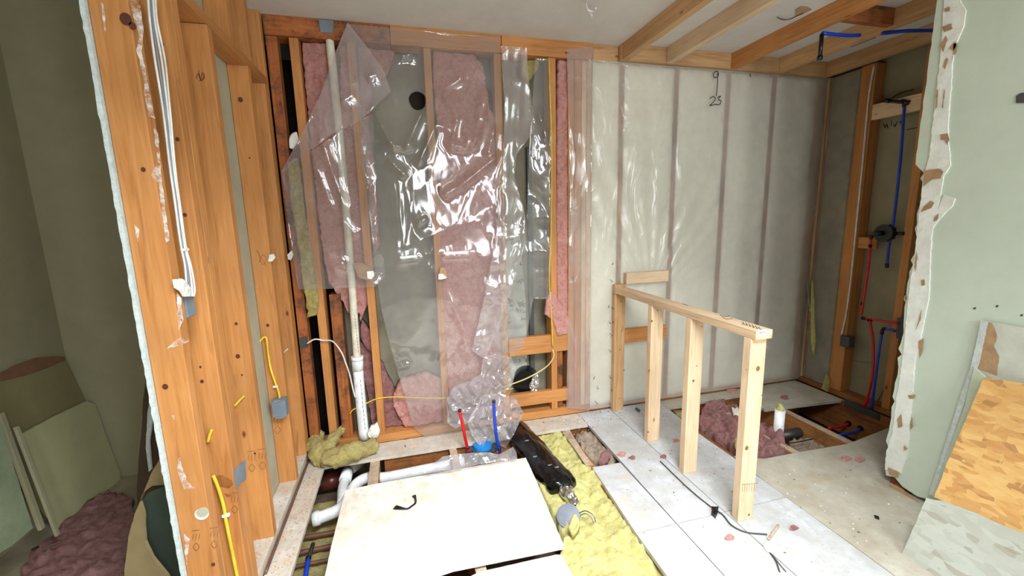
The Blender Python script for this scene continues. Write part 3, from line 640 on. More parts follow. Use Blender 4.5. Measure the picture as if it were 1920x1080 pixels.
film('plastic_sheet', [(648, 45), (760, 56), (935, 72), (940, 200), (943, 330), (948, 480), (950, 620), (948, 700), (930, 790), (870, 812), (806, 828), (775, 800), (758, 740), (735, 660), (715, 580), (703, 490), (690, 380), (672, 200)], 2.785, M_FILM, 'large clear plastic sheet stapled over the back wall studs', .018, 3.2, 2, holes=(hole,))
film('plastic_sheet', [(652, 42), (690, 90), (718, 130), (733, 172), (690, 215), (668, 230), (610, 262), (575, 290), (528, 322), (545, 290), (572, 240), (600, 180), (625, 110)], 2.742, M_FILM2, 'cloudy triangular plastic flap stretched across the vent pipe', .012, 5, 5)
film('plastic_sheet', [(528, 322), (575, 290), (650, 238), (700, 215), (704, 330), (708, 470), (720, 485), (722, 520), (702, 538), (620, 541), (560, 542), (548, 470), (538, 400)], 2.752, M_FILM, 'clear plastic sheet over the pink batt left of the big sheet', .018, 6, 9)
film('plastic_sheet', [(938, 88), (986, 92), (990, 150), (1000, 245), (985, 265), (966, 292), (964, 330), (982, 400), (985, 450), (958, 540), (940, 600), (910, 672), (896, 665), (884, 655), (906, 560), (930, 440), (940, 330), (945, 200)], 2.735, M_FILM2, 'cloudy plastic strip hanging loose in long folds down the middle', .03, 7, 12, .016)
film('plastic_sheet', [(1003, 110), (1030, 112), (1033, 300), (1032, 500), (1028, 560), (1000, 560), (985, 640), (972, 660), (930, 664), (918, 640), (960, 540), (985, 430), (992, 300)], 2.80, M_FILM, 'clear plastic behind the loose hanging strip', .02, 6, 15)
film('plastic_sheet', [(1062, 92), (1112, 88), (1110, 330), (1106, 560), (1106, 768), (1062, 766), (1066, 500), (1068, 300)], 2.795, M_FILM2, 'cloudy plastic strip wrapped over the tripled post', .010, 7, 18)
# bunch
film('plastic_bunch', [(905, 668), (930, 660), (958, 668), (966, 690), (958, 720), (940, 735), (905, 745), (880, 790), (852, 800), (838, 790), (836, 745), (850, 720), (880, 712), (900, 700)], 2.70, M_FILMB, 'twisted bunch of plastic between hanging strip and floor', .028, 11, 21, .030)
film('plastic_bunch', [(905, 742), (935, 738), (965, 742), (980, 772), (960, 808), (948, 840), (925, 830), (905, 842), (885, 815), (875, 790)], 2.60, M_FILMB, 'crumpled plastic bag end beside the blue pipe stub', .028, 12, 25, .034)
# heap on the board
def bag():
    pl = plane3(on(795, 892, 'Z', .035), on(965, 862, 'Z', .035), on(905, 835, 'Z', .03)); px = [(792, 893), (812, 872), (830, 856), (862, 852), (900, 850), (935, 852), (962, 838), (968, 850), (970, 862), (900, 874), (850, 884)]
    return slab('plastic_heap', px, plane3(on(795, 892, 'Z', .035), on(965, 866, 'Z', .035), on(965, 866, 'Z', .035)+Vector((-.02, .10, .055))), None, 0, M_FILMB, .03, filmd_crumple(.016, 9, 31), None, solid=False)
tag(bag(), 'crumpled plastic lying along the back edge of the loose white board', 'plastic sheet')

# ================================================================ milky barrier and its bays
for i, (x0, x1) in enumerate(((1.346, 1.55), (1.592, 1.992), (2.036, 2.443), (2.487, 2.873), (2.917, 3.318))):
    o = slab('insulation_batt', [(x0, .04), (x1, .04), (x1, 2.548), (x0, 2.548)], 'Y', 2.818, .09, M_WBAT, .05, fluffd(.016, 4, None, 0, 40+i), None, world=True, smooth=True)
    tag(o, ['narrow first', 'second', 'middle', 'fourth', 'last'][i]+' pale batt from the left behind the milky barrier', 'insulation')
VB = empty('vapour_barrier', (2.4, 2.79, .03), 'milky plastic vapour barrier over the right half of the back wall with marker numbers', 'plastic sheet')
def vb(x, z):
    k = .007*(crease(x, z, 3.5, 50)+.4*crease(x, z, 10, 58))
    # folds fanning up from the pony wall blocking
    dx, dz = x-1.85, z-.85
    if dz > 0: a = math.atan2(dx, dz); k += .010*math.sin(a*34)*math.exp(-dz*1.3)*math.exp(-a*a*1.2)*min(1, dz*4)
    for sx in (1.57, 2.014, 2.465, 2.895): k -= .006*math.exp(-((x-sx)/.03)**2)
    return k+.006
slab('barrier_film', [(1.335, .02), (3.398, .02), (3.398, 2.553), (1.335, 2.553)], 'Y', 2.799, 0, M_FILM3, .022, vb, None, world=True, solid=False, smooth=True, parent=VB)
MY = 2.77
join_strokes('marker_writing', [[(1341, 134), (1337, 140), (1341, 146), (1347, 141), (1345, 134), (1341, 134)], [(1346, 134), (1345, 160), (1343, 180)],
    [(1331, 185), (1337, 181), (1341, 186), (1334, 195), (1331, 198), (1343, 195)], [(1345, 183), (1351, 180), (1347, 187), (1352, 189), (1349, 196), (1343, 196)], [(1406, 138), (1407, 145)]], 'Y', MY, .0028, M_INK, VB)
# screws on the strip
scr = [(1150, 492), (1144, 524), (1150, 548), (1142, 572), (1146, 575), (1142, 602), (1149, 600), (1143, 625), (1142, 655), (1150, 678), (1115, 705), (1142, 704), (1120, 724), (1147, 727), (1116, 752), (1142, 753)]
def screw_proto():
    e = empty('loose_screw', (0, 0, 0), 'x', 'screw', 'drywall screws left standing out of the pale post')
    tube('screw_shank', [Vector((0, 0, 0)), Vector((-.004, -.026, -.010))], .0016, M_DGR, e, False, 1, 6)
    tube('screw_head', [Vector((-.004, -.026, -.010)), Vector((-.0045, -.029, -.011))], .0042, M_DGR, e, False, 1, 8); return e
sp = None
PB = estud('nailing_strip', (1.50, BY-.022, .03), (1.535, BY-.004, 1.03), M_LABEL, 'pale strip beside the pony wall, studded with loose screws', 'trim strip') if False else None
for i, (a, b) in enumerate(scr):
    p = on(a, b, 'Y', 2.782)
    if sp is None: sp = o = screw_proto()
    else:
        o = sp.copy(); COL.objects.link(o)
        for ch in sp.children: c_ = ch.copy(); c_.parent = o; COL.objects.link(c_)
    o.location = p; o.rotation_euler.z = (i*1.7 % 1)-.5
    o['label'] = 'small dark screw sticking out of the plastic left of the pony wall'

# ================================================================ pony wall
PW = empty('pony_wall_frame', (1.555, 1.49, 0), 'unfinished low pine frame with four posts standing on the subfloor', 'pony wall frame')
PTZ = .978
PTP = box('top_plate', (1.512, 1.465, PTZ-.042), (1.604, 2.745, PTZ), M_NEW, PW, .003, 1)
PO = [(1.512, 1.49), (1.512, 1.90), (1.512, 2.272)]
POB = {}
for (x, y) in PO: POB[y] = box('post', (x, y, .001), (x+.088, y+.042, PTZ-.043), M_NEW, PW, .002)
POB[2.745] = box('post', (1.512, 2.745, .001), (1.600, 2.785, 1.0), M_JOI, PW, .002)
PK = plain('pine_knot', (150, 92, 50), .6)
for v_, sp_ in ((1.49, [(1421, 691, .011), (1400, 840, .010), (1404, 965, .006), (1439, 651, .004), (1399, 693, .004), (1428, 741, .003)]), (1.90, [(1306, 686, .004), (1300, 714, .007), (1316, 612, .004)]), (2.272, [(1222, 602, .007), (1217, 695, .007), (1233, 582, .004), (1215, 810, .006)]), (2.745, [(1164, 565, .005), (1162, 655, .005), (1161, 747, .005), (1170, 694, .006)])):
    kk = knots(POB[v_], sp_, 'Y', v_, mat=PK)
o = slab('price_label', [(1421, 618.5), (1438, 617.5), (1438, 627.5), (1421, 629)], 'Y', 1.4635, .001, M_LABEL, parent=PTP)
join_strokes('label_bars', [[(1424+i*2.3, 620.5), (1424+i*2.3, 626)] for i in range(5)], 'Y', 1.462, .0008, M_INK, PTP)
join_strokes('printed_marks', [[(1355, 592), (1362, 594), (1368, 592)], [(1350, 590), (1360, 598), (1374, 598)]]+[[(1392+i*6, 604+i*1.8), (1396+i*6, 609+i*1.8)] for i in range(6)]+[[(1390+i*7, 608+i*2), (1394+i*7, 608+i*2)] for i in range(6)]+[[(1280, 570), (1290, 573)]], 'Z', PTZ, .0012, M_INK, PTP)
join_strokes('grade_stamp', [[(1392+i*4.5, 907), (1391+i*4.5, 922)] for i in range(6)]+[[(1391, 908), (1420, 906)]], 'Y', 1.49, .0006, M_STAMP, POB[1.49])
stud((1.605, 2.745, 1.0), (1.965, 2.783, 1.082), M_NEW, 'short pine block above the pony wall on the milky barrier', 'blocking', None, 'wall_blocking', 0)
stud((1.602, 2.745, .545), (1.965, 2.783, .650), M_OLD, 'short lower block behind the second post of the pony wall', 'blocking', None, 'wall_blocking', 0)

# ================================================================ soffit
SZ = 2.556
box_ = stud((1.535, 2.755, SZ), (3.39, 2.792, CE-.001), M_JOI, 'long ledger board that the ceiling joists butt against', 'ledger', None, 'ledger_board', 0)
for i, (x, m, lb) in enumerate(((1.54, M_JOI, 'leftmost pale ceiling joist, above the pony wall'), (1.885, M_NEW, 'second ceiling joist from the left, with dark nail heads'), (2.43, M_OLD, 'orange old ceiling joist in the middle, with black pipe drop beside it'), (2.868, M_JOI, 'fourth ceiling joist, pale pine with the blue pipe crossing it'), (3.335, M_JOI, 'rightmost ceiling joist over the shower stud wall'))):
    stud((x, -1.0 if i < 3 else -.5, SZ), (x+.05, 2.753, CE-.001), m, lb, 'ceiling joist', None, 'ceiling_joist', 1)
stud((2.482, 1.98, SZ+.01), (2.866, 2.02, CE-.001), M_OLDD, 'short dark block between the orange and fourth ceiling joists', 'blocking', None, 'joist_blocking', 0)
e = empty('shower_drop', on(1527, 55, 'Z', SZ-.02), 'black elbow stub hanging from blue pipe under the ceiling joists', 'pipe')
p0 = Vector((2.47, 2.09, 2.53)); q0 = Vector((2.47, 2.09, on(1525, 108, 'Y', 2.09).z))
tube('black_drop', [p0, q0], .011, M_BLK, e, False, 1, 14); tube('drop_cap', [q0+Vector((0, 0, .012)), q0-Vector((0, 0, .008))], .015, M_BLK, e, False, 1, 14)
tube('blue_pipe', [p0+Vector((0, 0, .005)), Vector((2.6, 2.06, 2.522)), on(1612, 66, 'Z', 2.53)], .010, M_BLUE, e, True, 6, 12)
tag(tube('blue_pipe', [on(1653, 63, 'Z', 2.545), on(1700, 58, 'Z', 2.545), on(1756, 57, 'Z', 2.545)], .010, M_BLUE, None, True, 6, 12), 'blue water pipe passing over the rightmost joist near the wall edge', 'pipe')
tag(slab('ceiling_slot', [(1590, 84), (1640, 66), (1643, 70), (1596, 88)], 'Z', 2.655, .002, M_DGR), 'long dark slot cut in the ceiling between joists', 'ceiling slot')
tag(slab('torn_ceiling_patch', [(1491, 18), (1500, 12), (1514, 13), (1522, 18), (1506, 26), (1492, 31)], 'Z', 2.658, .001, M_TORN, rag=(.003, .02)), 'brown torn patch on the ceiling between joists', 'torn paper')
tag(px_stroke('ceiling_wire', [(1457, 33), (1466, 37), (1480, 37), (1496, 30), (1506, 26)], 'Z', 2.65, .003, M_STEEL), 'thin grey wire loop on the ceiling beside the torn patch', 'wire')
tag(px_stroke('ceiling_wire', [(1101, -4), (1099, 8), (1102, 18), (1108, 26), (1110, 31)], 'Z', 2.63, .005, M_PVC), 'white wire end dangling from the ceiling above the pony wall', 'wire')
tag(px_stroke('wire_clip', [(1102, 20), (1112, 22), (1118, 16)], 'Z', 2.628, .005, M_PVC), 'white clip at the end of the dangling ceiling wire', 'clip')

# ================================================================ shower alcove side wall
stud((RX, 2.43, .042), (RX+.095, 2.53, SZ-.002), M_OLD, 'doubled orange stud of the shower wall carrying the white cable')
stud((RX, 2.075, .042), (RX+.095, 2.125, SZ-.002), M_OLD, 'nearer stud of the shower wall next to the torn wall edge')
stud((RX, 2.772, .042), (RX+.095, 2.797, SZ-.002), M_JOI, 'corner stud of the shower wall where it meets the milky barrier')
stud((RX-.01, 1.0, 0), (RX+.095, 2.795, .04), M_CAV, 'bottom plate of the shower wall over the open joists', 'plate', None, 'bottom_plate', 1)
stud((RX+.003, 2.126, 2.155), (RX+.043, 2.429, 2.262), M_NEW, 'pale board between shower studs holding the black shower arm', 'blocking', None, 'shower_blocking', 1)
stud((RX+.01, 2.30, 1.215), (RX+.035, 2.429, 1.30), M_OLD, 'small wood block behind the red pipe by the mixing valve', 'blocking', None, 'valve_block', 1)
tag(slab('insulation_batt', [(2.532, .042), (2.753, .042), (2.753, 2.55), (2.532, 2.55)], 'X', RX+.02, .07, M_OBAT, .04, fluffd(.015, 6, None, 0, 70), None, world=True, smooth=True), 'olive batt filling the shower wall bay beside the corner', 'insulation')
o = film('plastic_sheet', [(2.534, .05), (2.75, .05), (2.75, 2.54), (2.534, 2.54)], 0, M_FILM, None) if False else None
tag(slab('plastic_sheet', [(2.534, .05), (2.75, .05), (2.75, 2.54), (2.534, 2.54)], 'X', RX-.012, 0, M_FILM, .025, filmd(.006, 6, 44), None, world=True, solid=False, smooth=True), 'clear plastic over the olive batt in the shower corner', 'plastic sheet')
tag(slab('yellow_insulation_tuft', [(1523, 525), (1526, 560), (1527, 600), (1529, 640), (1526, 668), (1521, 640), (1521, 590), (1521, 540)], 'X', RX-.02, .006, M_YEL, .02, fluffd(.01, 20), (.005, .02)), 'thin yellow insulation shred on the shower corner plastic', 'insulation')
tag(px_stroke('plastic_shred', [(1514, 525), (1516, 550), (1519, 586)], 'X', RX-.02, .005, M_TEAL), 'pale blue shred hanging on the corner stud', 'plastic scrap')
tag(slab('yellow_insulation_tuft', [(1550, 700), (1556, 715), (1552, 735), (1541, 728)], 'X', RX-.02, .01, M_YELD, .02, fluffd(.01, 20), (.005, .02)), 'yellow tuft at the foot of the doubled shower stud', 'insulation')
def xr(px, py, x=RX-.01): return on(px, py, 'X', x)
tag(tube('white_cable', [xr(1639, 122), xr(1628, 190), xr(1618, 300), xr(1606, 420), xr(1598, 500), xr(1588, 580), xr(1578, 628)], .006, M_CABW), 'white cable down the doubled shower stud into a grey box', 'cable')
ebox('junction_box', (RX+.005, xr(1586, 640).y, xr(1586, 640).z), .03, .035, .045, M_DGR, 'dark grey electrical box on the doubled shower stud', 'electrical box', False)
# mixing valve
vc = xr(1663, 437, RX-.0); e = empty('mixing_valve', vc, 'round black shower mixing valve fixed between the studs', 'valve')
vv_, ff_ = tubeg([vc+Vector((-.040, 0, 0)), vc+Vector((.0, 0, 0))], .062, 36); vb_ = mesh('valve_body', vv_, ff_, M_BLK, vc, False, e)
for k in range(10):
    a = k*math.pi/5; q = vc+Vector((-.005, .06*math.cos(a), .06*math.sin(a))); box('valve_lug', q-Vector((.008, .006, .006)), q+Vector((.008, .006, .006)), M_BLK, vb_, .002)
tube('valve_stem', [vc+Vector((-.03, 0, 0)), vc+Vector((-.085, .02, 0))], .018, M_BLK, e, False, 1, 16)
tube('inlet_left', [vc+Vector((-.01, .05, 0)), vc+Vector((-.01, .11, -.005))], .010, M_COP, e, False, 1, 12)
tube('inlet_right', [vc+Vector((0, -.05, 0)), vc+Vector((0, -.11, 0))], .012, M_BLK, e, False, 1, 12)
def pex(name, px, mat, label, fit=(), x=RX-.015, r=.0085):
    e = empty(name, xr(px[-1][0], px[-1][1], x), label, 'pipe'); run = tube('pipe_run', [xr(a, b, x) for a, b in px], r, mat, e, True, 8, 12)
    for a, b, c_, d in fit: tube('crimp_fitting', [xr(a, b, x), xr(c_, d, x)], r*1.35, M_BLK, run, False, 1, 12)
    return e
pex('blue_pipe', [(1696, 192), (1690, 280), (1682, 360), (1674, 425), (1667, 460), (1663, 498)], M_BLUE, 'blue pipe rising from the mixing valve to the shower arm', ((1663, 494, 1663, 502), (1696, 190, 1695, 200)), RX-.004)
pex('red_pipe', [(1633, 445), (1628, 500), (1620, 555), (1615, 590)], M_RED, 'upper red pipe dropping from the mixing valve', ((1617, 566, 1616, 572), (1634, 441, 1633, 448), (1632, 458, 1631, 464)))
pex('red_pipe', [(1617, 597), (1650, 601), (1684, 607)], M_RED, 'horizontal red pipe running to the nearer shower stud', ((1616, 596, 1623, 598), (1627, 600, 1636, 600)))
pex('red_pipe', [(1631, 602), (1637, 640), (1637, 690), (1631, 730), (1621, 762), (1612, 772)], M_RED, 'lower red pipe curving down through the shower bottom plate')
pex('blue_pipe', [(1654, 622), (1648, 660), (1640, 720), (1634, 768)], M_BLUE, 'lower blue pipe curving down through the shower bottom plate', ((1655, 618, 1653, 626),))
pex('blue_pipe', [(1657, 617), (1668, 618), (1678, 621)], M_BLUE, 'short horizontal blue pipe entering the nearer shower stud', ((1655, 616, 1661, 617),))
e = empty('shower_pipe_stub', xr(1697, 190), 'black shower arm stub screwed on the pale board', 'shower arm')
tube('arm_pipe', [xr(1697, 192, RX-.01), xr(1662, 189, RX-.03)], .011, M_BLK, e, False, 1, 14); tube('arm_cap', [xr(1668, 189, RX-.03), xr(1659, 188, RX-.03)], .015, M_BLK, e, False, 1, 14)
tube('arm_elbow', [xr(1690, 190, RX-.006), xr(1704, 193, RX-.006)], .015, M_BLK, e, False, 1, 14)
tag(slab('nail_plate', [(1682, 596), (1694, 594), (1692, 636), (1680, 634)], 'X', RX-.004, .002, M_DGR), 'grey steel nail plate on the nearer shower stud', 'nail plate')
tag(slab('pipe_bracket', [(1584, 748), (1650, 776), (1648, 788), (1582, 760)], 'X', 3.328, .003, M_DGR), 'dark grey bracket around the pipes at the shower bottom plate', 'bracket')
join_strokes_o = tag(join_strokes('marker_writing', [[(1657, 232), (1660, 240), (1663, 233), (1665, 241)], [(1672, 226), (1671, 237)], [(1676, 232), (1678, 238), (1682, 228)], [(1685, 230), (1690, 227), (1688, 233)], [(1700, 213), (1711, 210)], [(1700, 243), (1722, 239)]], 'X', 3.498, .002, M_INK), 'handwritten marker note on the drywall below the shower arm', 'writing')
tag(px_stroke('loose_wire', [(1600, 676), (1620, 679), (1634, 679)], 'X', 3.47, .002, M_DGR), 'thin dark wire sticking out behind the lower red pipe', 'wire')
tag(px_stroke('loose_wire', [(1646, 752), (1655, 735), (1664, 722)], 'X', 3.47, .003, M_STEEL), 'thin grey wire leaning behind the lower blue pipe', 'wire')
tag(px_stroke('loose_wire', [(1672, 184), (1690, 174), (1714, 168)], 'X', 3.49, .003, M_INK), 'dark wire above the shower arm', 'wire')

# ================================================================ right wall: torn edge
TE = empty('torn_wall_edge', (2.518, 1.5, .05), 'rough white plaster edge with torn brown paper where trim came off the right wall', 'plaster edge')
band = []
edge_l = [(1771, 0), (1768, 60), (1764, 110), (1757, 170), (1750, 230), (1742, 300), (1732, 330), (1729, 360), (1722, 420), (1716, 480), (1709, 520), (1704, 560), (1700, 600), (1697, 640), (1689, 700), (1683, 740), (1677, 780), (1675, 810), (1668, 830), (1662, 850), (1660, 880)]
edge_r = [(1690, 888), (1704, 850), (1706, 800), (1712, 740), (1716, 680), (1726, 640), (1742, 560), (1745, 500), (1748, 430), (1762, 410), (1788, 385), (1792, 372), (1770, 365), (1758, 400), (1770, 330), (1783, 310), (1778, 240), (1784, 160), (1790, 90), (1808, 50), (1812, 20), (1800, 0)]
slab('plaster_band', edge_l+edge_r, 'X', 2.519, .002, M_COMP, .03, lambda x, y: .004+.002*fbm(x, y, 1, 3, 25), (.006, .015), parent=TE)
patches('torn_paper', [[(1732, 320), (1762, 316), (1768, 322), (1764, 335), (1748, 336), (1738, 344), (1731, 350)], [(1730, 390), (1745, 376), (1752, 380), (1746, 390), (1726, 398)], [(1785, 105), (1793, 100), (1795, 80), (1788, 82), (1786, 120)], [(1780, 90), (1790, 78), (1793, 84), (1788, 95)],
    [(1768, 125), (1774, 108), (1778, 112), (1772, 130)], [(1762, 85), (1774, 66), (1776, 76), (1768, 98)], [(1766, 50), (1784, 44), (1786, 54), (1770, 60)], [(1770, 16), (1780, 12), (1781, 20), (1771, 22)], [(1763, 252), (1778, 250), (1780, 262), (1776, 272), (1770, 262), (1764, 262)],
    [(1756, 170), (1759, 166), (1757, 200), (1754, 205)], [(1770, 166), (1772, 170), (1768, 204), (1766, 200)], [(1722, 640), (1732, 634), (1730, 660), (1724, 672)], [(1727, 526), (1733, 524), (1734, 534), (1728, 536)], [(1702, 741), (1716, 740), (1716, 746), (1706, 748)],
    [(1716, 620), (1726, 600), (1728, 580), (1722, 600)], [(1708, 788), (1710, 776), (1712, 800), (1707, 806)], [(1664, 876), (1686, 886), (1684, 896), (1668, 888)], [(1695, 835), (1702, 842), (1694, 846)], [(1752, 408), (1760, 400), (1758, 412), (1750, 416)], [(1714, 500), (1718, 470), (1720, 480), (1717, 510)], [(1682, 786), (1690, 776), (1692, 800), (1684, 802)], [(1694, 560), (1698, 552), (1698, 568)]], 'X', 2.511, M_TORN, TE, .0, rag=(.004, .01))
patches('brown_core', [[(1670, 905), (1690, 915), (1722, 940), (1728, 950), (1712, 948), (1684, 928), (1670, 915)]], 'X', 2.505, M_TORN, TE, .0)
tag(slab('wall_bracket', [(1905, 180), (1914, 174), (1925, 174), (1925, 193), (1905, 193)], 'X', 2.515, .006, M_STEEL), 'small metal bracket screwed high on the right wall', 'bracket')
for a, b in ((1825, 577), (1867, 573), (1913, 590)): tag(slab('wall_nick', [(a, b), (a+5, b-1), (a+4, b+3), (a, b+3)], 'X', 2.5185, .001, M_DGR), 'small dark nick in the painted right wall', 'mark', 'dark nicks on the right wall')
# leaning boards
plA = plane3((2.46, 1, 0), (2.46, 2, 0), (2.503, 1, 1.0))
LB = empty('drywall_offcut', (2.45, 1.2, 0), 'torn grey drywall offcut leaning flat on the right wall behind the strand board', 'drywall piece')
slab('drywall_sheet', [(1839, 601), (1940, 618), (1990, 640), (1990, 1000), (1760, 940), (1744, 925), (1770, 840), (1800, 745), (1822, 680)], plA, None, .013, plaster('damp_drywall', (196, 200, 186), .08, 7), .0, rag=(.003, .02), parent=LB)
patches('torn_paper', [[(1850, 604), (1860, 605), (1870, 628), (1868, 640), (1864, 648), (1874, 668), (1870, 704), (1832, 690), (1838, 650)]], plA, None, M_TORN, LB, .002)
slab('gypsum_edge', [(1839, 601), (1852, 603), (1836, 680), (1806, 760), (1770, 860), (1750, 930), (1742, 926), (1770, 840), (1800, 745), (1822, 680)], (plA[0]+Vector((-.004, 0, 0)), plA[1]), None, .003, M_GYP, rag=(.003, .01), parent=LB)
plD = plane3((2.39, 1, 0), (2.39, 2, 0), (2.478, 1, .8))
tag(slab('drywall_offcut', [(1826, 688), (1846, 706), (1842, 730), (1822, 780), (1790, 860), (1762, 925), (1748, 930), (1778, 850), (1806, 770)], plD, None, .012, plaster('sage_offcut', (186, 196, 172), .05, 8), rag=(.003, .02)), 'thin sage drywall strip between the grey offcut and strand board', 'drywall piece')
plB = plane3((2.08, 1, 0), (2.08, 2, 0), (2.45, 1, .78))
tag(slab('strand_board', [(1845, 707), (1900, 716), (1985, 730), (2010, 1030), (1922, 1005), (1850, 975), (1790, 950), (1752, 932), (1775, 870), (1805, 800)], plB, None, .014, M_OSB, rag=(.004, .02)), 'golden strand board leaning on the right wall at the photo edge', 'board')
plC = plane3((2.045, 1, 0), (2.045, 2, 0), (2.40, 1, .70))
tag(slab('whitened_board', [(1737, 934), (1770, 940), (1830, 962), (1880, 985), (1925, 1000), (1990, 1030), (1990, 1250), (1830, 1145), (1690, 1040), (1708, 1000)], plC, None, .018, M_OSBW, rag=(.004, .02)), 'dust-whitened board leaning in front of the golden strand board', 'board')

# ================================================================ floor cavity (centre)
def joist(x0, x1, y0, y1, mat, label, top=-.021):
    if mat == M_RIM:      # bare wood sides under a layer of dust
        e = empty('floor_joist', ((x0+x1)/2, (y0+y1)/2, -.27), label, 'floor joist'); TIM[e.name] = box('timber', (x0, y0, -.27), (x1, y1, top-.003), M_CAVL, e, axis=1)
        slab('dust_layer', [(x0, y0), (x1, y0), (x1, y1), (x0, y1)], 'Z', top, .003, M_RIM, 0, None, (.003, .03), e, True); return e
    return stud((x0, y0, -.27), (x1, y1, top), mat, label, 'floor joist', None, 'floor_joist', 1)
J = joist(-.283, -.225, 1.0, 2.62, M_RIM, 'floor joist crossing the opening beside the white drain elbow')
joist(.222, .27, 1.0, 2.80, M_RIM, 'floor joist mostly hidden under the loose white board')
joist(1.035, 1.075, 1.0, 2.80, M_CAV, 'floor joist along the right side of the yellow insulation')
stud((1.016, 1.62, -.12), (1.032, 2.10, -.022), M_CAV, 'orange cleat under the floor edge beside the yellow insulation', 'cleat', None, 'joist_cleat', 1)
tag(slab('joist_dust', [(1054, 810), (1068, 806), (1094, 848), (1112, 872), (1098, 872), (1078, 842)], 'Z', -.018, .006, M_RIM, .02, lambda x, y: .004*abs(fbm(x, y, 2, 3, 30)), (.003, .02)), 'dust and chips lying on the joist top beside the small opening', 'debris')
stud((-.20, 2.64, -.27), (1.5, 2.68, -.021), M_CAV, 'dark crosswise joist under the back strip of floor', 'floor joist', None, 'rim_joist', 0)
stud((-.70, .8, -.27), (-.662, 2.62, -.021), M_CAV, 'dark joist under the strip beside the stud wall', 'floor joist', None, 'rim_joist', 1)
def z(px, py, zz): return on(px, py, 'Z', zz)
e = empty('drain_pipe', z(600, 965, -.12), 'white drain pipe bending out from under the loose board', 'drain pipe')
dp = [z(870, 866, -.10), z(800, 880, -.10), z(725, 895, -.10), z(690, 896, -.10), z(668, 908, -.10), z(652, 935, -.105), z(636, 955, -.11), z(612, 966, -.115), z(588, 974, -.12)]
for p in dp: p.z -= 0
DR = tube('drain_run', dp, .033, M_PVC, e, True, 8, 22)
tube('elbow_collar', [z(600, 970, -.118), z(586, 974.5, -.12)], .039, M_PVC, DR, False, 1, 24)
tube('elbow_collar', [z(706, 894.5, -.10), z(690, 897, -.10)], .038, M_PVC, DR, False, 1, 24)
tube('branch_pipe', [z(642, 945, -.112), z(643, 915, -.115), z(652, 886, -.11)], .030, M_PVC, e, True, 6, 20)
tube('branch_collar', [z(647, 900, -.112), z(652, 884, -.108)], .037, M_PVC, e, False, 1, 22)
tube('drain_riser', [z(653, 884, -.11), z(680, 868, -.12)], .028, plain('dusty_pvc', (170, 160, 146), .5), e, False, 1, 20)
tag(tube('old_drain', [z(600, 905, -.2), z(640, 898, -.2)], .055, M_BRN, None, False, 1, 24), 'dark brown round pipe end beneath the floor strip', 'pipe')
for k, (a, b, lb) in enumerate((((560, 1010), (640, 996), 'upper dark copper pipe under the floor'), ((548, 1042), (640, 1020), 'middle dark copper pipe under the floor'), ((545, 1066), (640, 1045), 'lowest thin copper pipe under the floor'))):
    tag(tube('copper_pipe', [z(a[0]-14, a[1]+2, -.2), z(a[0]+30, (a[1]*.6+b[1]*.4), -.2), z(*b, -.2)], .013 if k != 2 else .009, M_COP, None, True, 5, 12), lb+' left of the loose board', 'pipe')
e = empty('blue_supply_pipe', z(572, 1085, -.14), 'blue pipe with grey fitting rising at the bottom left opening', 'pipe')
tube('pipe_run', [z(570, 1110, -.12), z(573, 1080, -.12), z(578, 1048, -.12)], .011, M_BLUE, e, True, 5, 12); tube('grey_fitting', [z(578, 1050, -.12), z(587, 1020, -.14)], .010, M_LEAD, e, False, 1, 12); tube('crimp_ring', [z(577.5, 1050, -.12), z(578.5, 1045, -.12)], .013, M_BLK, e, False, 1, 12)
tag(slab('cavity_rubble', [(-.65, 1.0), (-.30, 1.0), (-.30, 2.6), (-.65, 2.6)], 'Z', -.25, .02, M_YELD, .03, fluffd(.03, 8, None, 0, 80), None, world=True, smooth=True), 'soiled rubble and insulation under the pipes beside the floor strip', 'debris', None, 'stuff')
# flange + stubs
fc = z(905, 836, -.02)
e = empty('toilet_flange', (fc.x, fc.y, -.04), 'black closet flange with bright blue cap set into the floor opening', 'toilet flange')
a, b = disc(fc.x, fc.y, -.035, .105, .012, 40); fr_ = mesh('flange_ring', a, b, M_DGR, (fc.x, fc.y, -.035), False, e)
for k in range(12):
    t = k*math.pi/6; a, b = disc(fc.x+.09*math.cos(t), fc.y+.09*math.sin(t), -.024, .007, .002, 10); mesh('bolt_slot', a, b, M_BLK, (fc.x, fc.y, -.024), False, fr_)
a, b = disc(fc.x, fc.y, -.024, .066, .02, 40); bc_ = mesh('blue_cap', a, b, M_CAP, (fc.x, fc.y, -.024), False, e)
a, b = disc(fc.x, fc.y, -.004, .058, .003, 40); mesh('cap_face', a, b, M_CAP, (fc.x, fc.y, -.004), False, bc_)
def stubp(name, px, mat, label):
    b0 = z(px[-1][0], px[-1][1], -.02); e = empty(name, b0, label, 'pipe'); P = [on(a, b, 'Y', b0.y-.0) for a, b in px]
    run = tube('pipe_run', P, .0105, mat, e, True, 6, 12); d = (P[0]-P[1]).normalized(); tube('end_cap', [P[0]-d*.002, P[0]+d*.012], .0115, M_BLK, e, False, 1, 12)
    tube('crimp_ring', [P[-1]+(P[-2]-P[-1]).normalized()*.03, P[-1]+(P[-2]-P[-1]).normalized()*.04], .0125, M_BLK, run, False, 1, 12)
stubp('red_pipe_stub', [(862, 771), (866, 790), (872, 820), (878, 848)], M_RED, 'red water pipe stub standing up left of the blue-capped flange')
stubp('blue_pipe_stub', [(926, 754), (927, 780), (931, 820), (938, 850)], M_BLUE, 'blue water pipe stub standing up right of the blue-capped flange')
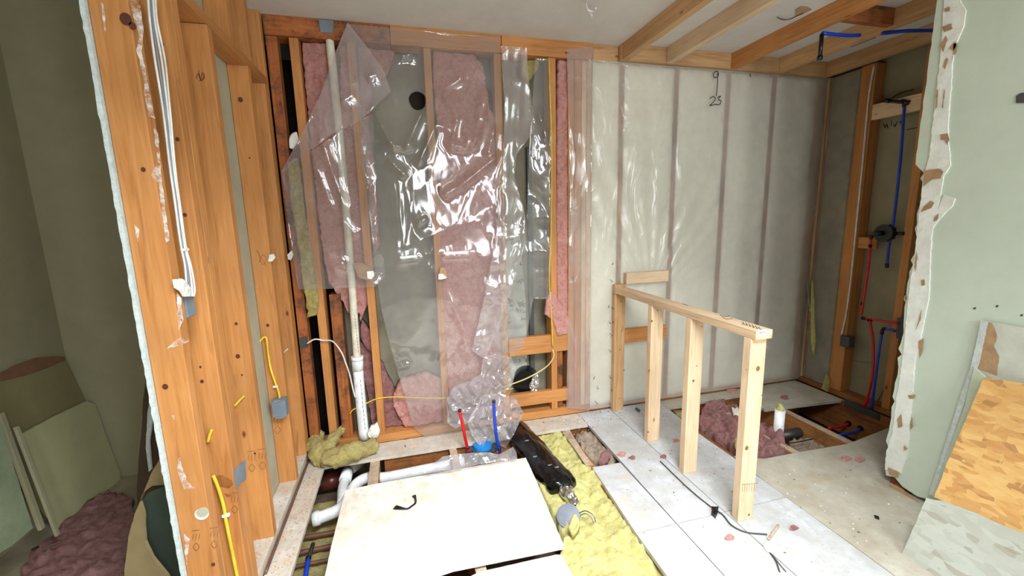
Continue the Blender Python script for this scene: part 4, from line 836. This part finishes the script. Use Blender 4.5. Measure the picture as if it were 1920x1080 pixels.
# loose boards
bz = .016
LBd = slab('loose_board', [(648, 919), (700, 908), (800, 890), (900, 872), (986, 858), (1005, 900), (1030, 960), (1058, 1024), (1000, 1036), (850, 1066), (790, 1086), (700, 1105), (600, 1125), (622, 1020), (640, 950)], 'Z', bz, .016, M_BOARD, rag=(.002, .03))
tag(LBd, 'big square white plywood offcut lying over the floor opening', 'board')
tag(slab('loose_board', [(864, 1090), (900, 1072), (1042, 1040), (1052, 1040), (1075, 1080), (1120, 1180), (700, 1250), (690, 1130)], 'Z', .001, .018, M_BOARD, rag=(.002, .03)), 'second white board at the bottom edge in front of the big offcut', 'board')
SB = [z(740, 951, bz+.006), z(752, 953, bz+.008), z(764, 954, bz+.005), z(772, 949, bz+.006), z(779, 943, bz+.012), z(779, 935, bz+.01), z(776, 929, bz+.006)]
def ribbon(name, pts, wfn, mat, label, cat, th=.002):
    P = spline(pts, 6); vs = []; fs = []; n = len(P)
    for i, p in enumerate(P):
        t = (P[min(i+1, n-1)]-P[max(i-1, 0)]).normalized(); s = t.cross(Vector((0, 0, 1))).normalized()*wfn(i/(n-1)); u = Vector((0, 0, th))
        vs += [p-s, p+s, p+s+u, p-s+u]
    for i in range(n-1):
        for k in range(4): a = i*4+k; b = i*4+(k+1) % 4; fs.append((a, b, b+4, a+4))
    fs += [(3, 2, 1, 0), tuple((n-1)*4+k for k in range(4))]
    return tag(mesh(name, vs, fs, mat, P[0]), label, cat)
ribbon('black_strap', SB, lambda t: .005+.010*max(0, 1-t*3.5)+.006*max(0, t*6-5), M_BLK, 'short curled black strap lying on the big white offcut', 'strap')
# yellow floor insulation
YI = [(985, 818), (1030, 808), (1056, 812), (1082, 850), (1110, 880), (1136, 925), (1160, 962), (1204, 1010), (1262, 1090), (1280, 1130), (1090, 1160), (1066, 1090), (1050, 1045), (1060, 1020), (1035, 960), (1005, 900), (988, 862)]
def yd(x, y): return (.035*fbm(x, y, 60, 2, 4)+.045*abs(fbm(x, y, 61, 3, 9))+.02*abs(fbm(x, y, 63, 3, 26)))*(1 if y > 1.5 else .5+.5*max(0, (y-1.2)/.3))
tag(slab('yellow_floor_insulation', YI, 'Z', -.045, .12, M_YEL, .012, yd, (.01, .02), smooth=True), 'bright yellow insulation filling the long floor opening right of the white board', 'insulation')
# wrapped black duct
e = empty('wrapped_duct', z(1000, 850, -.08), 'duct wrapped in shiny black plastic lying on the yellow insulation', 'duct')
DP = spline([z(968, 806, -.03), z(985, 828, -.02), z(1003, 850, -.015), z(1022, 874, -.01), z(1040, 895, -.012), z(1054, 912, -.02), z(1060, 922, -.03)], 8)
n = len(DP); vs, fs = [], []; sg_ = 36
for i, p in enumerate(DP):
    t = (DP[min(i+1, n-1)]-DP[max(i-1, 0)]).normalized(); s = t.cross(Vector((0, 0, 1))).normalized(); u = s.cross(t); f_ = i/(n-1)
    R0 = .090 if f_ < .8 else .090-.045*((f_-.8)/.2)**1.5
    for k in range(sg_):
        a = 2*math.pi*k/sg_; rr = R0*(1+.11*fbm(math.cos(a)*1.3, math.sin(a)*1.3+f_*3, f_*5, 3, 1.6)+.05*(1-2*abs(noise.noise(Vector((math.cos(a)*3, math.sin(a)*3, f_*14))))))
        vs.append(p+s*math.cos(a)*rr+u*math.sin(a)*rr*.72)
for i in range(n-1):
    for k in range(sg_): a = i*sg_+k; b = i*sg_+(k+1) % sg_; fs.append((a, a+sg_, b+sg_, b))
fs += [tuple(range(sg_))]
bw_ = mesh('black_wrap', vs, fs, M_BWRAP, DP[0], True, e)
for (a, b) in ((988, 826), (1003, 856), (1031, 872), (1044, 876)):
    q = z(a, b, .055); box('tape_mark', q-Vector((.012, .003, .003)), q+Vector((.012, .003, .003)), M_GRY, bw_, .001)
FO = [z(1056, 914, -.02), z(1068, 930, -.015), z(1084, 950, -.025)]
P = spline(FO, 8); a, b = tubeg(P, lambda t: .042-.018*t, 24); a = [v+Vector((.012*fbm(v.x, v.y, v.z*30, 3, 40), .01*fbm(v.y, v.x, 3, 3, 40), .012*fbm(v.x, v.y, 8, 3, 50))) for v in a]
mesh('foil_liner', a, b, M_FOIL, P[0], False, e)
# metal can with wire handle
cc = z(1065, 966, .0); e = empty('duct_end_cap', (cc.x, cc.y, -.06), 'round galvanised steel duct cap with a wire bail on the yellow insulation', 'duct cap')
ax = Vector((-.25, -.45, .8)).normalized(); cc = z(1066, 970, -.01); tube('cap_side', [cc-ax*.06, cc+ax*.025], .058, M_STEEL, e, False, 1, 36); tube('cap_bead', [cc+ax*.010, cc+ax*.016], .061, M_STEEL, e, False, 1, 36); tube('cap_top', [cc+ax*.025, cc+ax*.028], .052, M_STEEL, e, False, 1, 36)
tag(tube('wire_bail', [z(1086, 962, .02), z(1098, 958, .04), z(1112, 966, .035), z(1117, 979, .01)], .0025, M_STEEL, None, True, 6, 8), 'bent steel wire beside the duct cap', 'wire')
tag(tube('wire_bail', [z(1088, 966, .02), z(1098, 963, .03), z(1108, 970, .02), z(1113, 980, .005)], .0025, M_STEEL, None, True, 6, 8), 'second bent steel wire just inside the first by the duct cap', 'wire')
batt('yellow_insulation_tuft', [(1066, 990), (1072, 975), (1078, 965), (1086, 975), (1084, 988), (1075, 1000)], .04, M_YEL, 'yellow tuft draped over the front of the steel duct cap', pl='Z', thick=.03, amp=.02, seed=71)
# small opening rubble
tag(slab('plaster_rubble', [(1078, 822), (1100, 815), (1122, 822), (1140, 842), (1160, 862), (1150, 874), (1120, 872), (1098, 860)], 'Z', -.075, .08, M_DEBR, .012, fluffd(.05, 14, None, 0, 90), (.008, .02), smooth=True), 'tan plaster rubble heaped in the small floor opening', 'debris', None, 'stuff')
batt('pink_insulation_tuft', [(1122, 868), (1128, 852), (1140, 840), (1148, 846), (1140, 862), (1132, 872)], -.03, M_PINKD, 'dusty pink tuft at the corner of the small floor opening', pl='Z', thick=.03, amp=.02, seed=72, rag=(.006, .01))
# fallen yellow batt and white clump
e = empty('fallen_insulation', z(640, 860, 0), 'mouldy yellow insulation slumped on the floor in the left back corner', 'insulation')
def lump(name, pts, R, seed, par, fl=.75):
    P = spline(pts, 10); vs, fs = tubeg(P, lambda t: R*(.75+.45*math.sin(math.pi*min(1, t*1.1+.05))), 30); c0 = sum((v.z for v in vs))/len(vs)
    o2 = []
    for v in vs:
        q = Vector((fbm(v.x, v.y, v.z*8+seed, 3, 9), fbm(v.y, v.x, v.z*8+4+seed, 3, 9), fbm(v.x, v.z, v.y*8+9+seed, 3, 9)))*.02+Vector((fbm(v.x, v.y, v.z*30+seed, 3, 40), fbm(v.y, v.x, v.z*30, 3, 40), fbm(v.x+5, v.y, v.z*30, 3, 40)))*.009
        o2.append(v+q)
    for v in o2: v.z = max(v.z, .006)
    return mesh(name, o2, fs, M_YELD, P[0], True, par)
lump('insulation_lobe', [z(604, 862, .05), z(640, 856, .05), z(672, 846, .05), z(702, 836, .04)], .058, 1, e)
lump('insulation_lobe', [z(606, 864, .04), z(594, 850, .06), z(592, 830, .08), z(602, 812, .10)], .045, 7, e)
lump('insulation_lobe', [z(622, 852, .06), z(618, 835, .09), z(628, 815, .11), z(646, 800, .13)], .034, 12, e)
batt('plaster_clump', [(688, 812), (696, 800), (706, 794), (712, 806), (708, 820), (696, 822)], 2.765, M_WBAT, 'white plaster crumbs piled at the foot of the vent pipe', thick=.03, amp=.02, seed=74, cat='debris')

# ================================================================ alcove floor opening
joist(1.93, 1.965, 1.90, 2.66, M_CAV, 'floor joist along the left side of the alcove opening')
joist(2.335, 2.385, 1.60, 2.80, M_RIM, 'dusty floor joist beside the upright white pipe')
joist(2.775, 2.83, 1.60, 2.80, M_RIM, 'floor joist right of the grey duct in the alcove opening')
stud((3.335, 1.60, -.27), (3.375, 2.80, -.002), M_CAV, 'rim joist under the shower wall with two pipe holes', 'floor joist', None, 'rim_joist', 1)
stud((1.93, 2.70, -.27), (3.33, 2.74, -.021), M_CAV, 'dark crosswise joist at the back of the alcove opening', 'floor joist', None, 'rim_joist', 0)
PP = [(1316, 775), (1330, 768), (1350, 760), (1372, 772), (1390, 780), (1405, 795), (1430, 800), (1445, 810), (1462, 830), (1478, 846), (1470, 852), (1445, 856), (1420, 862), (1395, 858), (1375, 850), (1350, 835), (1325, 818), (1310, 805)]
tag(slab('pink_insulation_heap', PP, 'Z', -.05, .1, M_PINKD, .014, lambda x, y: .10*(abs(fbm(x, y, 90, 3, 7)))+.03*fbm(x, y, 4, 4, 28)+.02, (.012, .02), smooth=True), 'dusty pink insulation heap in the alcove floor opening', 'insulation')
batt('yellow_insulation_tuft', [(1376, 826), (1384, 818), (1390, 835), (1382, 852)], .02, M_YELD, 'yellow tuft on the pink heap behind the front post', pl='Z', thick=.02, amp=.02, seed=75)
batt('pink_insulation_tuft', [(1262, 770), (1275, 765), (1290, 772), (1285, 785), (1270, 782)], -.06, M_YELD, 'dull yellow scrap in the back corner of the alcove opening', pl='Z', thick=.03, amp=.02, seed=76)
batt('plaster_clump', [(1372, 765), (1382, 770), (1396, 778), (1388, 784), (1376, 778)], .0, M_WBAT, 'white crumbly debris on top of the pink heap', pl='Z', thick=.02, amp=.03, seed=77, cat='debris')
b0 = z(1457, 828, -.06); e = empty('pipe_stub', (b0.x, b0.y, -.2), 'upright white plastic pipe stub plugged with yellow insulation', 'pipe')
t0 = on(1460, 769, 'Y', b0.y); tube('stub_pipe', [Vector((b0.x, b0.y, -.2)), Vector((b0.x+.004, b0.y, t0.z))], .031, M_PVC, e, False, 1, 26)
vs, fs = tubeg([Vector((b0.x+.004, b0.y, t0.z-.01)), Vector((b0.x+.006, b0.y, t0.z+.012)), Vector((b0.x+.0, b0.y, t0.z+.03)), Vector((b0.x-.006, b0.y, t0.z+.042))], lambda t: .029*(1-t*.75), 16); vs = [v+Vector((.01*fbm(v.x, v.y, v.z, 3, 60),)*3) for v in vs]; mesh('yellow_stuffing', vs, fs, M_YEL, vs[0], True, e)
tag(tube('grey_duct', [z(1462, 818, -.12), z(1500, 810, -.12), z(1506, 809, -.12)], .036, M_LEAD, None, False, 1, 24), 'dark grey duct lying in the alcove opening beside the white stub', 'duct')
tag(tube('dark_cable', [z(1474, 832, -.08), z(1500, 828, -.07), z(1524, 823, -.06)], .004, M_INK, None, True, 5, 8), 'dark cable crossing the alcove opening below the grey duct', 'cable')
tag(slab('opening_rubble', [(1480, 835), (1500, 828), (1530, 824), (1550, 832), (1545, 845), (1515, 848), (1500, 848)], 'Z', -.15, .06, M_DEBR, .015, fluffd(.04, 12, None, 0, 92), (.01, .02), smooth=True), 'pinkish rubble on the bottom of the alcove opening', 'debris', None, 'stuff')
for px, m, lb in (([(1555, 802), (1570, 801), (1582, 798), (1590, 794)], M_RED, 'red pipe entering the rim joist in the alcove opening'), ([(1573, 816), (1590, 813), (1605, 810), (1612, 803)], M_BLUE, 'blue pipe entering the rim joist in the alcove opening')):
    e = empty('pipe_in_joist', z(*px[0], -.1), lb, 'pipe'); end = on(px[-1][0], px[-1][1], 'X', 3.32)
    tube('pipe_run', [on(px[0][0], px[0][1], 'X', 2.95), on(px[1][0], px[1][1], 'X', 3.1), on(px[2][0], px[2][1], 'X', 3.22), end], .010, m, e, True, 6, 12)
    tube('grommet', [end, end+Vector((.012, 0, 0))], .020, M_BLK, e, False, 1, 16)

# ================================================================ left room
plS = plane3((-1.80, 0, 0), (-1.80, 1, 0), (-1.89, 0, 1.0)); plS2 = plane3((-1.74, 0, 0), (-1.74, 1, 0), (-1.86, 0, 1.0))
e = empty('drywall_offcut', (-1.8, 2.5, 0), 'dark grey drywall offcut with torn top leaning in the dark left room', 'drywall piece')
slab('drywall_sheet', [(-60, 740), (0, 716), (50, 704), (90, 690), (122, 676), (161, 752), (200, 840), (120, 1000), (60, 930), (-10, 830), (-60, 800)], plS, None, .013, plaster('olive_board', (140, 132, 92), .05), rag=(.003, .02), parent=e)
slab('torn_top', [(0, 716), (0, 700), (30, 684), (69, 671), (100, 668), (121, 669), (122, 676), (90, 690), (50, 704)], (plS[0]-Vector((.005, 0, 0)), plS[1]), None, .004, plaster('brown_torn', (128, 92, 66), .1, 12), rag=(.004, .02), parent=e)
tag(slab('drywall_offcut', [(43, 813), (100, 782), (163, 752), (179, 758), (200, 820), (226, 888), (226, 900), (180, 940), (140, 975), (111, 1000), (96, 953), (70, 890), (52, 840)], plS2, None, .013, plaster('light_board', (186, 184, 140), .04), rag=(.003, .02)), 'lighter drywall piece standing in front of the torn-topped offcut', 'drywall piece')
tag(beam('wood_strip', on(0, 775, 'X', -1.72), on(78, 992, 'X', -1.66), (0, .011, .0), (.008, 0, 0), M_ROOMW, None), 'left leaning narrow strip at the edge of the drywall pieces', 'strip')
tag(beam('wood_strip', on(30, 800, 'X', -1.71), on(108, 1004, 'X', -1.62), (0, .009, 0), (.006, 0, 0), M_ROOMW), 'right leaning narrow strip at the edge of the drywall pieces', 'strip')
plG = plane3((-1.50, 0, 0), (-1.50, 1, 0), (-1.72, 0, 1.0))
tag(slab('green_board', [(-40, 740), (0, 790), (62, 990), (20, 1025), (-40, 1060)], plG, None, .013, plaster('green_paper', (132, 142, 112), .1), rag=(.003, .02)), 'greenish drywall sheet leaning at the far left edge', 'drywall piece')
tag(slab('pink_debris_pile', [(40, 1085), (60, 1040), (110, 1000), (165, 950), (205, 925), (248, 940), (256, 980), (238, 1040), (236, 1130), (60, 1150)], 'Z', .015, .014, M_PINKD, .016, lambda x, y: .045*abs(fbm(x, y, 33, 3, 9))+.03*abs(fbm(x, y, 35, 4, 24))+.02*abs(fbm(x, y, 37, 2, 60)), (.02, .03), smooth=True), 'dark pink insulation debris on the floor of the left room', 'insulation', None, 'stuff')
plK = plane3((-1.12, 1.9, 0), (-1.0, 1.5, 0), (-1.02, 1.9, .8))
M_TAN = plaster('tan_drywall_back', (168, 148, 108), .06); M_GRNB = plaster('dark_green_paper', (70, 84, 72), .08)
tag(slab('broken_drywall', [(276, 688), (285, 694), (300, 740), (312, 830), (318, 940), (330, 1090), (262, 1090), (262, 1000), (256, 930), (260, 860), (266, 800), (268, 750)], plane3((-1.10, 2.0, 0), (-.9, 1.9, 0), (-1.02, 2.0, .9)), None, .013, plaster('dark_brown_paper', (78, 58, 44), .1), rag=(.003, .02)), 'tall dark broken drywall sheet leaning behind the stud wall', 'drywall piece')
tag(slab('broken_drywall', [(318, 832), (318, 908), (285, 911), (268, 925), (262, 941), (285, 884)], plane3((-1.02, 1.8, 0), (-.85, 1.75, 0), (-.95, 1.8, .8)), None, .01, M_TAN, rag=(.003, .02)), 'tan drywall fragment with a slanted edge behind the nearest stud', 'drywall piece')
tag(slab('broken_drywall', [(277, 925), (318, 908), (330, 960), (345, 1085), (309, 1080), (290, 1055), (275, 1025), (262, 945)], plane3((-.99, 1.75, 0), (-.84, 1.70, 0), (-.93, 1.75, .8)), None, .01, M_GRNB, rag=(.003, .02)), 'dark green paper face of the curled drywall piece', 'drywall piece')
tag(slab('broken_drywall', [(262, 941), (268, 960), (271, 1015), (285, 1045), (312, 1078), (330, 1110), (230, 1110), (234, 1060), (241, 1005), (252, 965)], plane3((-.98, 1.68, 0), (-.83, 1.62, 0), (-.92, 1.68, .8)), None, .01, M_TAN, rag=(.003, .02)), 'tan curved drywall piece at the bottom left with jagged edge', 'drywall piece')
tag(slab('gypsum_strip', [(276, 700), (284, 706), (290, 760), (284, 800), (280, 830), (284, 880), (279, 885), (273, 840), (276, 780), (280, 750)], plane3((-1.06, 1.95, 0), (-.9, 1.9, 0), (-.98, 1.95, .9)), None, .006, M_GYP, rag=(.003, .02)), 'ragged white gypsum sliver on the dark broken sheet', 'drywall piece')

# ================================================================ loose bits on the floor
e = empty('floor_cable', z(1385, 975, 0), 'thin dark cable lying along the floor seam to the front post', 'cable')
tube('cable_run', [z(1238, 865, .005), z(1290, 915, .005), z(1330, 948, .005), z(1355, 965, .006), z(1372, 985, .006), z(1400, 998, .006), z(1438, 1002, .006)], .0035, M_DGR, e, True, 8, 8)
tag(tube('floor_cable', [z(1444, 1036, .005), z(1455, 1052, .006), z(1462, 1072, .005)], .003, M_DGR, None, True, 6, 8), 'short dark cable end on the floor at the bottom right', 'cable')
tag(tube('floor_cable', [z(1450, 1042, .004), z(1462, 1058, .005), z(1474, 1072, .004)], .002, M_COP, None, True, 6, 8), 'thin bare wire beside the short cable end on the floor', 'cable')
tag(slab('black_plastic_scrap', [(1335, 950), (1347, 950), (1346, 960), (1341, 969), (1334, 962)], 'Z', .012, .011, M_BLK, .008, lambda x, y: .012*abs(fbm(x, y, 1, 2, 60)), (.003, .01)), 'crumpled black plastic scrap on the floor seam', 'scrap')
tag(slab('black_plastic_scrap', [(1639, 965), (1648, 968), (1649, 972), (1641, 969)], 'Z', .010, .009, M_BLK), 'small black plastic clip on the floor near the right wall', 'scrap')
tag(tube('wood_sliver', [z(1440, 1012, .006), z(1449, 1000, .010), z(1459, 985, .014)], .006, M_RIM, None, True, 4, 6), 'torn wood sliver on the floor in front of the pony wall', 'wood sliver')
batt('insulation_crumb', [(1430, 1022), (1438, 1016), (1450, 1026), (1458, 1036), (1448, 1038), (1436, 1032)], .006, M_WBAT, 'pale pinkish insulation crumb beside the wood sliver', pl='Z', thick=.005, amp=.01, seed=78, cat='debris', rag=(.004, .01))
for k, (a, b, s, m, lb) in enumerate(((1368, 1008, 9, M_PINK, 'pink insulation crumb on the floor in front of the black scrap'), (1488, 990, 8, M_PINKD, 'pink insulation crumb on the floor right of the wood sliver'), (1410, 985, 8, M_LABEL, 'rounded white plaster crumb at the foot of the front post'), (1348, 972, 6, M_LABEL, 'white plaster crumb beside the black scrap'),
    (1166, 852, 8, M_PINK, 'pink insulation crumb right of the small floor opening'), (1186, 858, 6, M_PINKD, 'tan-pink crumb a little right of the small floor opening'), (1244, 856, 6, M_PINKD, 'pink crumb on the floor seam between first posts'), (1268, 826, 6, M_PINK, 'pink crumb behind the second post'), (1586, 860, 9, M_PINK, 'left pink crumb on the floor before the alcove'), (1612, 862, 9, M_PINK, 'right pink crumb on the floor before the alcove'),
    (1372, 733, 9, M_PINK, 'pink crumb on the narrow floor strip under the milky barrier'), (1472, 745, 7, M_PINKD, 'pink crumb on the alcove corner floor'), (1488, 992, 5, M_PINKD, 'tiny pink crumb at lower right floor'))):
    if k == 12: continue
    tag(slab('floor_crumb', [(a+s*math.cos(t)*(1+.3*math.sin(3*t+k)), b+s*.55*math.sin(t)) for t in [i*math.pi/4 for i in range(8)]], 'Z', .004, .003, m, .01, fluffd(.007, 30, None, 0, k), (.004, .008)), lb, 'debris')
tag(mesh('steel_fitting', *tubeg([z(1193, 766, .012), z(1199, 770, .012)], .011, 14), M_STEEL, z(1193, 766, 0)), 'small shiny metal fitting on the floor by the rear post', 'fitting')
def scatter(name, n, region, mat, label, smin, smax, seed, zz=.0):
    rnd = random.Random(seed); VS, FS = [], []
    while len(FS) < n:
        x0, y0, x1, y1 = rnd.choice(region); x, y = rnd.uniform(x0, x1), rnd.uniform(y0, y1); s = rnd.uniform(smin, smax); a = rnd.uniform(0, 6.28); k = rnd.randint(3, 5); b = len(VS); h = rnd.uniform(.001, .004)
        asp = rnd.uniform(.3, 1)
        for i in range(k):
            t = a+i*6.283/k; dx, dy = s*math.cos(t), s*asp*math.sin(t); VS.append((x+dx*math.cos(a)-dy*math.sin(a), y+dx*math.sin(a)+dy*math.cos(a), zz+h+rnd.uniform(-.001, .002)))
        FS.append(tuple(range(b, b+k)))
    return tag(mesh(name, VS, FS, mat, (0, 2, 0)), label, 'debris', None, 'stuff')
fl = [(1.05, 1.1, 1.9, 2.75), (1.24, 1.6, 1.9, 2.78), (1.9, 1.1, 2.5, 1.85), (-.1, 2.63, 1.2, 2.78), (1.3, 2.6, 1.9, 2.79), (1.0, 2.63, 1.5, 2.79)]
M_CHIP = plain('wood_chip', (222, 186, 140), .7); M_WCH = plain('plaster_chip', (240, 240, 236), .8); M_BCH = plain('brown_chip', (130, 92, 66), .8)
scatter('plaster_chips', 420, fl, M_WCH, 'white plaster chips scattered over the subfloor', .0015, .006, 1)
scatter('dark_chips', 160, fl, M_BCH, 'small brown chips scattered over the subfloor', .002, .007, 2)
scatter('sawdust', 420, [(-.662, 1.0, -.565, 2.6)], M_CHIP, 'sawdust flakes on the floor strip beside the stud wall', .002, .007, 3, .002)
scatter('sawdust', 200, [(-.755, 1.76, -.68, 2.7)], M_CHIP, 'sawdust flakes on the bottom plate of the left wall', .002, .006, 4, .046)
